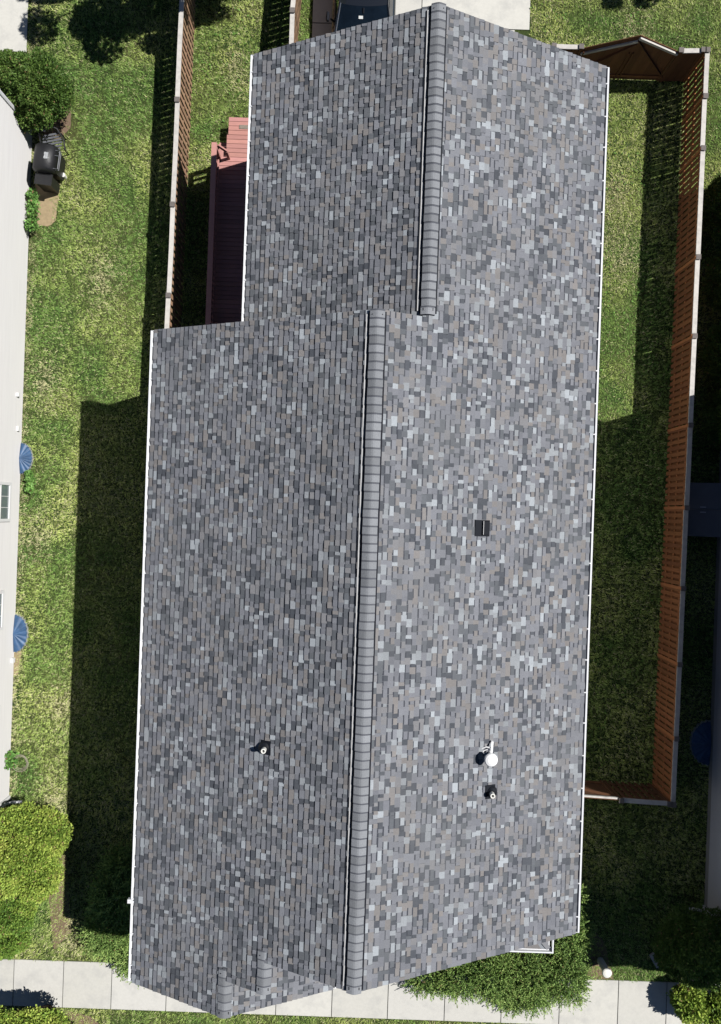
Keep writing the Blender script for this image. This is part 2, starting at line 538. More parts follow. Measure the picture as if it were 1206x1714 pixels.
def shingles(mb, ue, sgn, tmax, vint, expo=EXPO, t0=-0.025, he=HE):
    """sgn +1: slope falls toward +u.  vint(u) -> (v0, v1) or None"""
    def pt(t, v, h):
        return (ue - sgn * t * CA + sgn * SA * h, v, he + t * SA + CA * h)
    rows = int(math.ceil((tmax - t0) / expo))
    for i in range(rows):
        a = t0 + i * expo
        b = min(a + expo, tmax)
        if b - a < 0.01: continue
        iv = vint(ue - sgn * (a + b) / 2 * CA)
        if not iv: continue
        v0, v1 = iv
        v = v0
        j = 0.006
        last = None
        while v < v1 - 1e-3:
            w = random.choice((0.08, 0.1, 0.12, 0.13, 0.15, 0.18, 0.22))
            ve = min(v + w, v1)
            if v1 - ve < 0.05: ve = v1
            c = random.choices(PALC, PALW)[0]
            big = 0.93 + 0.14 * (0.5 + 0.5 * math.sin(v * 1.3 + i * 0.7) * math.sin(i * 0.31 - v * .4))
            k = .95 * big * random.uniform(0.93, 1.07)
            c = (c[0] * k, c[1] * k, c[2] * k)
            raised = random.random() < 0.5 if last is None else (random.random() < (0.25 if last else 0.8))
            last = raised
            hb = 0.031 if raised else 0.014
            tb = a + random.uniform(-j, j) * 0.6
            skew = random.uniform(-0.006, 0.006) if raised else 0
            A, B = pt(tb, v + skew, hb), pt(tb, ve - skew, hb)
            Cc, D = pt(b + 0.005, ve, 0.003), pt(b + 0.005, v, 0.003)
            if sgn > 0:
                mb.face([A, B, Cc, D], c)
                mb.face([pt(tb, v + skew, 0), pt(tb, ve - skew, 0), B, A], c)
            else:
                mb.face([D, Cc, B, A], c)
                mb.face([A, B, pt(tb, ve - skew, 0), pt(tb, v + skew, 0)], c)
            if raised:
                mb.face([A, D, pt(b, v, 0), pt(tb, v, 0)], c)
                mb.face([B, Cc, pt(b, ve, 0), pt(tb, ve, 0)], c)
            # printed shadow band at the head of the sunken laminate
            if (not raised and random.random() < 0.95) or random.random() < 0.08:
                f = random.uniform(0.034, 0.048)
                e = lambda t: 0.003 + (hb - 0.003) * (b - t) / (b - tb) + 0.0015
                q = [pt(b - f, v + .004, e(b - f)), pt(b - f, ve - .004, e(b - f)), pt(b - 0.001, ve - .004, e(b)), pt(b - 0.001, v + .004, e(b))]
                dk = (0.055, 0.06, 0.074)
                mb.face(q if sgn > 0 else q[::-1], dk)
            v = ve


def roof_slab(mb, ue, sgn, u_top, v0, v1, th=0.10, he=HE):
    def z(u): return he + (ue - u) * sgn * PITCH
    dn = 0.004
    pts = []
    for dz in (-th - dn, -dn):
        q = [(ue, v0), (u_top, v0), (u_top, v1), (ue, v1)]
        pts.append([(u, v, z(u) + dz) for u, v in q])
    mb.hexa(pts[0] + pts[1])


def ridge_line(parent, u, v0, v1, vent=True, he_r=None):
    z = he_r
    # vent body
    if vent:
        mb = MB()
        for s in (-1, 1):
            prof = [(0.0, 0.05), (0.2, 0.035), (0.2, -0.01), (0.0, -0.02)]
            for (a, za), (b, zb) in zip(prof[:-1], prof[1:]):
                q = [(u + s * a, v0 + .04, z - a * PITCH + za), (u + s * b, v0 + .04, z - b * PITCH + zb),
                     (u + s * b, v1 - .04, z - b * PITCH + zb), (u + s * a, v1 - .04, z - a * PITCH + za)]
                mb.face(q)
            for vv in (v0 + .04, v1 - .04):
                mb.face([(u + s * a, vv, z - a * PITCH + za) for a, za in prof])
        rv = mb.build('ridge_vent', M['black_plastic'], parent)
        mb = MB()
        x = u - 0.232
        zz = z - 0.232 * PITCH
        mb.box(x - 0.014, x + 0.014, v0 + .1, v1 - .1, zz + 0.0, zz + 0.034)
        mb.build('vent_flange', M['grey_strip'], rv)
        mb = MB()
        x = u - 0.262
        mb.box(x - 0.014, x + 0.016, v0 + .1, v1 - .1, z - 0.262 * PITCH, z - 0.262 * PITCH + 0.026)
        mb.build('vent_foot', M['black_plastic'], rv)
    # cap shingles: curved pieces overlapping
    mb = MB()
    step = 0.188
    n = int(round((v1 - v0) / step)); step = (v1 - v0) / n
    up = 0.056 if vent else 0.02
    half = 0.165
    prof = []
    for k in range(9):
        x = -half + 2 * half * k / 8
        zz = -PITCH * math.sqrt(x * x + 0.045 ** 2) + PITCH * 0.045
        prof.append((x, zz))
    for i in range(n):
        a = v0 + i * step; b = a + step
        c0 = random.choice((.21, .25, .26, .27, .27, .29)) * random.uniform(.95, 1.05)
        c = (c0 * .96, c0, c0 * 1.07)
        jx = random.uniform(-.006, .006)
        for (x0, z0), (x1, z1) in zip(prof[:-1], prof[1:]):
            la, lb = up + 0.012, up
            mb.face([(u + x0 + jx, a, z + z0 + la), (u + x1 + jx, a, z + z1 + la), (u + x1 + jx, b, z + z1 + lb), (u + x0 + jx, b, z + z0 + lb)], c)
            mb.face([(u + x0 + jx, a, z + z0 + la - .014), (u + x1 + jx, a, z + z1 + la - .014), (u + x1 + jx, a, z + z1 + la), (u + x0 + jx, a, z + z0 + la)], c)
            # dark granule band under the lap
            mb.face([(u + x0 + jx, b - 0.036, z + z0 + lb + .0045), (u + x1 + jx, b - 0.036, z + z1 + lb + .0045),
                     (u + x1 + jx, b - .002, z + z1 + lb + .0035), (u + x0 + jx, b - .002, z + z0 + lb + .0035)], (0.10, 0.106, 0.125))
        for s, (x, zz) in ((-1, prof[0]), (1, prof[-1])):
            mb.face([(u + x + jx, a, z + zz), (u + x + jx, b, z + zz), (u + x + jx, b, z + zz + up), (u + x + jx, a, z + zz + up + .012)], c)
    mb.mi = 1
    for vv in (v0 + .1, v0 + .13, v1 - .12):
        for s in (-1, 1):
            c = (u + s * .11, vv, z - .11 * PITCH + up + .035)
            mb.lathe([(0.0, .004), (0.011, .003), (0.012, -.01)], c, 8)
    mb.build('ridge_cap', [M['shingle'], M['black_rubber']], parent)


def gutter(parent, s, ue, v0, v1, he=HE, hang=True, inset=0.0, w=0.155):
    """s=+1: gutter faces +u"""
    a = ue + s * (-0.02 - inset)
    z = he - 0.02
    mb = MB()
    prof = [(0.0, 0.0), (0.004, -0.10), (w * .55, -0.105), (w - 0.035, -0.045), (w - 0.012, 0.0), (w + 0.03, 0.002), (w + 0.03, -0.02),
            (w + 0.01, -0.03), (w * .62, -0.115), (-0.004, -0.112), (-0.006, 0.004)]
    n = len(prof)
    for i in range(n):
        p, q = prof[i], prof[(i + 1) % n]
        mb.mi = 1 if i in (1,) else 0
        mb.face([(a + s * p[0], v0, z + p[1]), (a + s * q[0], v0, z + q[1]), (a + s * q[0], v1, z + q[1]), (a + s * p[0], v1, z + p[1])])
    mb.mi = 0
    for v in (v0, v1):
        e = 0.012 if v == v0 else -0.012
        mb.box(min(a, a + s * (w + .022)), max(a, a + s * (w + .022)), min(v, v + e), max(v, v + e), z - 0.11, z + 0.006)
    gt = mb.build('gutter', [M['white_metal'], M['gutter_in']], parent)
    if hang:
        n = int((v1 - v0) / 0.8)
        st = (v1 - v0) / n
        mb = MB()
        mb.box(min(a, a + s * w), max(a, a + s * w), -0.014, 0.014, z - 0.004, z + 0.012)
        h0 = mb.build('gutter_hanger', M['white_metal'], gt)
        h0.location = (0, v0 + st * .5, 0)
        for i in range(1, n):
            h = h0.copy(); COL.objects.link(h); h.parent = gt
            h.location = (0, v0 + st * (i + .5) + random.uniform(-.04, .04), 0)
    return gt


def siding(mb, p0, p1, z0, z1, clip=None, expo=0.115):
    """lapped boards from p0 to p1 (outward = right hand side of p0->p1); clip(z)->(s0,s1) along the wall"""
    p0 = Vector((p0[0], p0[1], 0)); p1 = Vector((p1[0], p1[1], 0))
    d = p1 - p0; Ln = d.length; d.normalize()
    o = Vector((d.y, -d.x, 0))
    n = int(math.ceil((z1 - z0) / expo))
    for i in range(n):
        a = z0 + i * expo; b = min(a + expo, z1)
        s0, s1 = (0, Ln) if clip is None else clip(a + expo)
        if s1 - s0 < 0.02: continue
        q = lambda s, z, off: p0 + d * s + o * off + Vector((0, 0, z))
        mb.face([q(s0, a, .014), q(s1, a, .014), q(s1, b, .002), q(s0, b, .002)])
        mb.face([q(s0, a, .0), q(s1, a, .0), q(s1, a, .014), q(s0, a, .014)])


def window(parent, cx, cy, z0, z1, w, axis, out, grid=(2, 2)):
    """axis 'v': wall runs along v, facing out=+-1 in u.  axis 'u': wall runs along u, facing out in v"""
    def B(mb, s0, s1, za, zb, d0, d1):
        lo_, hi_ = sorted((d0 * out, d1 * out))
        if axis == 'v': mb.box(cx + lo_, cx + hi_, cy + s0, cy + s1, za, zb)
        else: mb.box(cx + s0, cx + s1, cy + lo_, cy + hi_, za, zb)
    h = w / 2; fr = 0.09
    mb = MB()
    B(mb, -h, h, z0, z0 + fr, 0, .05); B(mb, -h, h, z1 - fr, z1, 0, .05)
    B(mb, -h, -h + fr, z0 + fr, z1 - fr, 0, .05); B(mb, h - fr, h, z0 + fr, z1 - fr, 0, .05)
    wf = mb.build('window', M['trim'], parent)
    mb = MB(); B(mb, -h + fr, h - fr, z0 + fr, z1 - fr, 0.004, .012); mb.build('pane', M['glass'], wf)
    mb = MB()
    zm = (z0 + z1) / 2
    B(mb, -h + fr, h - fr, zm - .02, zm + .02, .0125, .038)
    for k in range(1, grid[0] + 1):
        s = -h + fr + (w - 2 * fr) * k / (grid[0] + 1)
        B(mb, s - .008, s + .008, z0 + fr, zm - .02, .0125, .022); B(mb, s - .008, s + .008, zm + .02, z1 - fr, .0125, .022)
    mb.build('window_bars', M['trim'], wf)
    return wf


def build_house(label, loc):
    h = thing('house', label, 'house', loc)
    zr = lambda u, ue, sgn: HE + (ue - u) * sgn * PITCH
    # --- roof
    mb = MB()
    roof_slab(mb, UL, -1, UM, VF, VB)
    roof_slab(mb, UL, -1, U2, V2, VF)
    roof_slab(mb, UL, -1, U3, V3, V2)
    roof_slab(mb, UR, 1, UM, VF, VB)
    roof_slab(mb, UR, 1, UW, VB, VW)
    roof_slab(mb, UWL, -1, UW, 4.1, VW)
    roof_slab(mb, 2 * U3 - UL, 1, U3, V3, -10.2)
    roof_slab(mb, 2 * U2 - UL, 1, U2, V2, -10.2)
    roof = mb.build('roof', M['deckboard'], h)
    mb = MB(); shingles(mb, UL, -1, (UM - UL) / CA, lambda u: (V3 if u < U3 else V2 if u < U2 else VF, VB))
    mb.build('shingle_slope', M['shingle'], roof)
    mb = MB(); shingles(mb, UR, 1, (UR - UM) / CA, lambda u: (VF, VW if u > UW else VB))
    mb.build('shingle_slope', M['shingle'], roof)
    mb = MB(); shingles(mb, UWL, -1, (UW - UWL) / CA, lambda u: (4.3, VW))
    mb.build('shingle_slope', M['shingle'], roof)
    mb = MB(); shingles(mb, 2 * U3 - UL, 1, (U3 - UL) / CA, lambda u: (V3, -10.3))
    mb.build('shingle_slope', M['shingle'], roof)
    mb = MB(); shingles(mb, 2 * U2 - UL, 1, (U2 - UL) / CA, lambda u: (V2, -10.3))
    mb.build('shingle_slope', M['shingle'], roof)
    ridge_line(h, UM, VF, VB, True, zr(UM, UR, 1))
    ridge_line(h, UW, VB + .06, VW, True, zr(UW, UR, 1))
    ridge_line(h, U3, V3, V2 + .28, False, zr(U3, UL, -1))
    ridge_line(h, U2, V2, VF + .28, False, zr(U2, UL, -1))
    # rake boards
    mb = MB()
    def rake(u0, u1, v, ue, sgn, d):
        z = lambda u: zr(u, ue, sgn)
        lo_, hi_ = sorted((v + d * .004, v + d * .024))
        mb.hexa([(u0, lo_, z(u0) - .17), (u1, lo_, z(u1) - .17), (u1, hi_, z(u1) - .17), (u0, hi_, z(u0) - .17),
                 (u0, lo_, z(u0) - .012), (u1, lo_, z(u1) - .012), (u1, hi_, z(u1) - .012), (u0, hi_, z(u0) - .012)])
    rake(UM, UR, VF, UR, 1, 1)
    mb.build('rake_board', M['trim'], h); mb = MB()
    rake(U2, UM, VF, UL, -1, 1); rake(U3, U2, V2, UL, -1, 1); rake(UL, U3, V3, UL, -1, 1)
    rake(U3, 2 * U3 - UL, V3, 2 * U3 - UL, 1, 1); rake(U2, 2 * U2 - UL, V2, 2 * U2 - UL, 1, 1)
    mb.build('rake_board', M['trim'], h); mb = MB()
    rake(UL, UM, VB, UL, -1, -1); rake(UM, UW, VB, UR, 1, -1)
    mb.build('rake_board', M['trim'], h); mb = MB()
    rake(UWL, UW, VW, UWL, -1, -1); rake(UW, UR, VW, UR, 1, -1)
    mb.build('rake_board', M['trim'], h)
    # gutters
    gutter(h, 1, UR, VF + .02, VW - .02, w=.115)
    gl = gutter(h, -1, UL, V3 + .02, VB - .02, inset=0.04)
    gutter(h, -1, UWL, VB + .05, VW - .02, inset=0.045)
    gutter(h, 1, 2 * U3 - UL, V3 + .02, -10.6, hang=False, inset=0.05)
    # --- walls
    wl, wr, wwl = UL + .3, 5.553, UWL + .3
    mb = MB()
    siding(mb, (wr, -10.17), (wr, 11.2), 0.04, HE)
    siding(mb, (wl, 4.1), (wl, -11.8), 0.25, HE)
    siding(mb, (wwl, 11.2), (wwl, 4.1), 0.25, HE)
    def gab(ue_l, zf):
        return zf
    ridge_z = zr(UM, UR, 1)
    def clip_main(z, a=wl, flip=False):
        # p0=(wl) -> p1=(wr)
        l = max(0, (z - HE) / PITCH + UL - wl + .05); r = min(wr - wl, UR - (z - HE) / PITCH - wl - .05)
        return (l, r)
    siding(mb, (wl, -10.17), (wr, -10.17), 0.25, ridge_z - .1, clip_main)
    def clip_back(z):
        l, r = clip_main(z); L = wr - wl
        return (L - r, L - l)
    siding(mb, (wr, 4.12), (wl, 4.12), 0.25, ridge_z - .1, clip_back)
    def clip_wing(z):
        L = wr - wwl
        l = max(0, (z - HE) / PITCH + UWL - wwl + .05); r = min(L, UR - (z - HE) / PITCH - wwl - .05)
        return (L - r, L - l)
    siding(mb, (wr, 11.2), (wwl, 11.2), 0.25, zr(UW, UR, 1) - .1, clip_wing)
    r3 = 2 * U3 - UL
    def clip3(z):
        l = max(0, (z - HE) / PITCH + UL - wl + .05); r = min(r3 - .3 - wl, r3 - (z - HE) / PITCH - wl - .05)
        return (l, r)
    siding(mb, (wl, -11.8), (r3 - .3, -11.8), 0.25, zr(U3, UL, -1) - .1, clip3)
    siding(mb, (r3 - .3, -11.8), (r3 - .3, -10.17), 0.25, HE)
    r2 = 2 * U2 - UL
    def clip2(z):
        l = max(0, (z - HE) / PITCH + UL - wl + .05); r = min(r2 - .3 - wl, r2 - (z - HE) / PITCH - wl - .05)
        return (l, r)
    siding(mb, (wl, -10.92), (r2 - .3, -10.92), 3.2, zr(U2, UL, -1) - .1, clip2)
    siding(mb, (r2 - .3, -10.92), (r2 - .3, -10.17), 3.2, HE)
    mb.build('wall', M['siding'], h)
    mb = MB()
    mb.box(wl + .01, wr - .01, -10.16, 4.09, -.2, 0.25); mb.box(wwl + .01, wr - .01, 4.091, 11.19, -.2, 0.248)
    mb.box(wl + .01, r3 - .31, -11.79, -10.161, -.2, 0.247)
    mb.build('foundation', M['foundation'], h)
    mb = MB()
    for (x, y) in ((wr, 11.2), (wr, -10.17), (wl, 4.12), (wl, -11.8), (wwl, 11.2), (r3 - .3, -11.8)):
        mb = MB()
        mb.box(x - .055, x + .055, y - .055, y + .055, 0.03, HE - .02)
        mb.build('corner_board', M['trim'], h)
    mb = MB()
    mb.box(UL + .02, wl, V3 + .03, VB - .03, HE - .15, HE - .12); mb.box(wr, UR - .02, VF + .03, VW - .03, HE - .15, HE - .12)
    mb.box(UWL + .02, wwl, VB, VW - .03, HE - .15, HE - .12)
    mb.build('soffit', M['soffit'], h)
    # downspouts
    def spout(x, y, s):
        mb = MB()
        mb.tube([(x + s * .09, y, HE - .1), (x + s * .09, y, HE - .2), (x - s * .22, y, HE - .55), (x - s * .22, y, .3), (x - s * .1, y, .12), (x + s * .2, y, .06)], .045, 8)
        mb.build('downspout', M['white_metal'], h)
    mb = MB(); mb.box(UL - .21, UL - .1, -10.13, -10.03, HE - .12, HE - .005); mb.box(UL - .16, UL - .0, -10.1, -10.06, HE - .006, HE + .004)
    mb.build('gutter_outlet', M['white_metal'], h)
    spout(UL, -9.9, -1); spout(UR, -10.3, 1); spout(UR, 11.2, 1)
    # windows
    for v, z0 in ((-.72, .74), (-4.05, .98), (-7.6, .98)):
        window(h, wr + .012, v, z0, z0 + 1.35, 1.22, 'v', 1)
    for v in (2.4, -2.9, -7.0, 6.5):
        window(h, wr + .012, v, 3.6, 4.8, 1.0, 'v', 1)
    for v in (1.5, -3.5, -8.0):
        window(h, wl - .012, v, 3.6, 4.8, 1.0, 'v', -1)
        window(h, wl - .012, v, 1.0, 2.3, 1.2, 'v', -1)
    window(h, -2.8, -11.82, 1.0, 2.4, 1.8, 'u', -1)
    window(h, -2.8, -11.82, 3.7, 5.0, 1.4, 'u', -1)
    # garage door on the wing
    mb = MB()
    for k in range(4):
        mb.box(-1.9, 3.1, 11.21, 11.25, .05 + k * .55, .57 + k * .55)
    mb.build('garage_door', M['trim'], h)
    # small vents low on the side wall
    mb = MB(); mb.box(wr, wr + .09, 2.6, 2.72, .42, .54); mb.build('wall_vent', M['trim'], h)
    mb = MB(); mb.box(wr, wr + .07, 1.53, 1.68, .3, .42); mb.build('wall_vent', M['trim'], h)
    mb = MB(); mb.box(wr, wr + .09, -5.83, -5.68, .12, .26); mb.build('wall_vent', M['trim'], h)
    return h


def slope_pt(u, v, ue, sgn, h=0.0):
    return Vector((u + sgn * SA * h, v, HE + (ue - u) * sgn * PITCH + CA * h))


house = build_house('long house roofed in mottled grey shingles, with white gutters, in the middle of the picture', (0, 0, 0))
left_house = copy_tree(house)
left_house.location = (-16.5, .65, 0)
left_house['label'] = 'pale sided house wall with white corner board, along the left edge'
right_house = copy_tree(house)
right_house.location = (16.5, .02, 0)
right_house.scale = (1, 1.04, 1.15)
right_house['label'] = 'house wall in deep shade beyond the fence, along the right edge'
for c in right_house.children:
    if c.name.split('.')[0] == 'downspout' and min(v.co.x for v in c.data.vertices) < 0:
        c.location = (0, -1.95, 0)
    if c.name.split('.')[0] == 'gutter_outlet':
        c.location = (0, -1.95, 0)
for hh, m in ((right_house, 'siding_shaded'),):
    for c in hh.children:
        if c.name.split('.')[0] == 'wall':
            c.data = c.data.copy(); c.data.materials[0] = M[m]

# --- things fixed on the middle house's roof


def plumbing_vent(px, py, ue, sgn, back):
    """white pipe in a black rubber boot"""
    hh = 1.0
    for _ in range(6):
        u, v = P(px, py, CAM_H - 20 + hh * 0 + (HE + (ue - P(px, py, HE + hh)[0]) * sgn * PITCH) - HE)
        u, v = P(px, py, HE + (ue - u) * sgn * PITCH)
        u, v = P(px, py, HE + (ue - u) * sgn * PITCH)
        break
    c = slope_pt(u, v, ue, sgn)
    n = Vector((sgn * SA, 0, CA)); dn = Vector((sgn * CA, 0, -SA)); y = Vector((0, 1, 0))
    vent = MB()
    q = [c - dn * .17 - y * .15, c + dn * .1 - y * .15, c + dn * .1 + y * .17, c - dn * .17 + y * .17]
    vent.hexa([p + n * .012 for p in q] + [p + n * .04 for p in q])
    vo = vent.build('plumbing_vent', M['black_plastic'], house)
    mb = MB()
    ax = Matrix(((1, 0, 0), (0, 1, 0), (0, 0, 1)))
    mb.lathe([(0.155, -.06), (0.15, .02), (0.125, .075), (0.085, .11), (0.064, .13), (0.06, .16)], c, 28)
    mb.build('rubber_boot', M['black_rubber'], vo, smooth=True)
    mb = MB()
    mb.lathe([(0.058, 0), (0.058, .30), (0.054, .305), (0.032, .303), (0.03, .2), (0.0, .18)], c, 24)
    mb.build('pipe', M['pvc'], vo, smooth=False)
    return vo


plumbing_vent(443, 1251, UL, -1, 1)
plumbing_vent(821, 1325, UR, 1, 1)
# box vent
u, v = P(806, 884, 6.9)
u, v = P(806, 884, HE + (UR - u) * PITCH)
c = slope_pt(u, v, UR, 1)
n = Vector((SA, 0, CA)); dn = Vector((CA, 0, -SA)); yy = Vector((0, 1, 0))
mb = MB()
q = [c - dn * .21 - yy * .19, c + dn * .2 - yy * .19, c + dn * .2 + yy * .19, c - dn * .21 + yy * .19]
mb.hexa([p + n * .012 for p in q] + [p + n * .04 for p in q])
bv = mb.build('box_vent', M['black_plastic'], house)
mb = MB()
q = [c - dn * .02 - yy * .165, c + dn * .19 - yy * .165, c + dn * .19 + yy * .165, c - dn * .02 + yy * .165]
top = [c + dn * .0 - yy * .15 + n * .1, c + dn * .17 - yy * .15 + n * .075, c + dn * .17 + yy * .15 + n * .075, c + dn * .0 + yy * .15 + n * .1]
mb.hexa([p + n * .038 for p in q] + top)
mb.build('vent_hood', M['black_rubber'], bv)
mb = MB(); mb.bar(c - dn * .015 - yy * .15 + n * .095, c - dn * .015 + yy * .17 + n * .095, .014, .01, n); mb.build('vent_lip', M['grey_strip'], bv)
# satellite-like white mushroom fan
u, v = P(822, 1273, 7.5)
u, v = P(822, 1273, HE + (UR - u) * PITCH + .42)
c = slope_pt(u, v, UR, 1)
mb = MB()
mb.tube([c + Vector((0.03, .06, 0)), c + Vector((0.0, .02, .42))], .04, 12)
fan = mb.build('white_roof_dish', M['white_paint'], house)
mb = MB()
mb.lathe([(0.0, .49), (0.08, .482), (.135, .46), (.155, .43), (.158, .405), (.14, .40), (0.03, .41)], c, 32)
mb.build('dish_cap', M['white_paint'], fan, smooth=True)
mb = MB()
e = c + Vector((.08, .20, .05))
mb.bar(c + Vector((.03, .1, .26)), e + Vector((0, .12, .02)), .055, .02)
mb.bar(e + Vector((0, .12, .02)), e + Vector((0, .13, -.08)), .055, .02)
pts = [c + Vector((.05, .2, .14)), c + Vector((-.08, .21, .12)), c + Vector((-.16, .17, .1)), c + Vector((-.21, .1, .07))]
mb.tube(pts, .016, 8)
pts = [c + Vector((.05, .15, .14)), c + Vector((-.05, .15, .12)), c + Vector((-.12, .12, .1)), c + Vector((-.15, .07, .1))]
mb.tube(pts, .016, 8)
mb.build('dish_bracket', M['white_paint'], fan)

# low pent roof at the front right corner of the middle house
cu, cv = P(926, 1596, 4.6)
mb = MB()
zl, zt = 4.6, 5.02
A = (1.6, cv + .12, zl); B = (cu - .12, cv + .12, zl); Cc = (cu - .12, -10.18, zl); D = (cu - .95, -10.18, zt); E = (1.6, -10.18, zt)
mb.col = (0.2, 0.205, 0.225)
mb.face([A, B, D, E]); mb.face([B, Cc, D], (0.24, 0.245, 0.26))
rows = 6
for k in range(rows):
    t = k / rows
    for j in range(18):
        s0, s1 = j / 18, (j + 1) / 18
        def I(s, t, h):
            a = Vector(A).lerp(Vector(E), t); b = Vector(B).lerp(Vector(D), t)
            return a.lerp(b, s) + Vector((0, -.3 * h, h))
        cc = random.choices(PALC, PALW)[0]
        mb.face([I(s0, t, .016), I(s1, t, .016), I(s1, t + 1 / rows, .004), I(s0, t + 1 / rows, .004)], cc)
        mb.face([I(s0, t, .001), I(s1, t, .001), I(s1, t, .016), I(s0, t, .016)], cc)
pr = mb.build('pent_roof', M['shingle'], house)
mb = MB()
mb.box(1.6, cu, cv, cv + .035, zl - .12, zl + .0); mb.box(1.6, cu - .035, cv + .035, cv + .11, zl - .12, zl - .09)
mb.box(cu - .036, cu - .001, cv + .036, -10.2, zl - .12, zl + .0)
mb.box(1.9, cu - .16, cv + .115, cv + .15, zl - .1, zl + .012)
mb.box(cu - .14, cu - .115, cv + .151, -10.2, zl - .1, zl + .012)
mb.build('pent_gutter', M['white_metal'], pr)
mb = MB(); mb.bar((cu - .14, cv + .14, zl + .03), (cu - .95, -10.2, zt + .03), .12, .014, (0, 0, 1), (0.25, 0.255, 0.27))
mb.build('hip_cap', M['shingle'], pr)
mb = MB()
siding(mb, (1.7, cv + .4), (cu - .35, cv + .4), .25, 4.55); siding(mb, (cu - .35, cv + .4), (cu - .35, -10.18), .25, 4.55)
mb.build('bay_wall', M['siding'], house)

# downspout and beam at the rear corner of the left house
wrn = 5.553
mb = MB()
x0, y0 = wrn, 11.2
mb.bar((x0 + .02, y0 + .02, 2.34), (x0 - .35, y0 + .95, 2.75), .07, .09)
mb.box(x0 - .5, x0 - .25, y0 + .85, y0 + 1.1, 2.7, 2.85)
ob = mb.build('porch_beam', M['trim'], left_house)


# ------------------------------------------------------------------ window wells
def window_well(label, loc, rz, length=1.0, outw=.38, ribs=8):
    t = thing('window_well', label, 'window well', loc, rz, 'window wells along the house walls')
    mb = MB()
    seg = 48
    for k in range(seg):
        a0 = math.pi * k / seg - math.pi / 2; a1 = math.pi * (k + 1) / seg - math.pi / 2
        r = lambda a: 1 + .035 * math.sin(a * 26)
        def p(a, s, z):
            return (outw * s * math.cos(a) * r(a), length / 2 * s * math.sin(a) * r(a), z)
        mb.face([p(a0, 1, .05), p(a1, 1, .05), p(a1, .97, .09), p(a0, .97, .09)])
        mb.face([p(a0, 1, -.01), p(a1, 1, -.01), p(a1, 1, .05), p(a0, 1, .05)])
    mb.build('rim', M['galv'], t)
    mb = MB()
    for k in range(seg):
        a0 = math.pi * k / seg - math.pi / 2; a1 = math.pi * (k + 1) / seg - math.pi / 2
        def p(a, s):
            z = .085 + .10 * (1 - s) + .02 * math.cos(math.sin(a) * ribs * 3.3) * s
            return (outw * s * math.cos(a) * .965, length / 2 * s * math.sin(a) * .965, z)
        g = .75 + .5 * (0.5 + 0.5 * math.sin(a0 * 17 + 1))
        for i in range(6):
            s0, s1 = i / 6, (i + 1) / 6
            mb.face([p(a0, s1), p(a1, s1), p(a1, s0), p(a0, s0)], (1, 1, 1))
    mb.build('cover', M['blue_cover'], t, smooth=True, merge=True)
    return t


ux = -16.5 + wrn
p1 = P(50, 768); p2 = P(36, 1060)
window_well('blue ribbed half round cover at the foot of the pale wall, nearer the grill', (ux + .02, p1[1], 0), 0)
window_well('blue half round cover at the foot of the pale wall, nearer the walk', (ux + .02, p2[1], 0), 0, 1.22, .42, 6)
p3 = P(1190, 1243)
window_well('dark blue half round cover in the shade beyond the fence', (16.5 + UL + .3 - .02, p3[1], 0), math.pi, 1.45, .62, 7)


# ------------------------------------------------------------------ fences
FH = 1.65


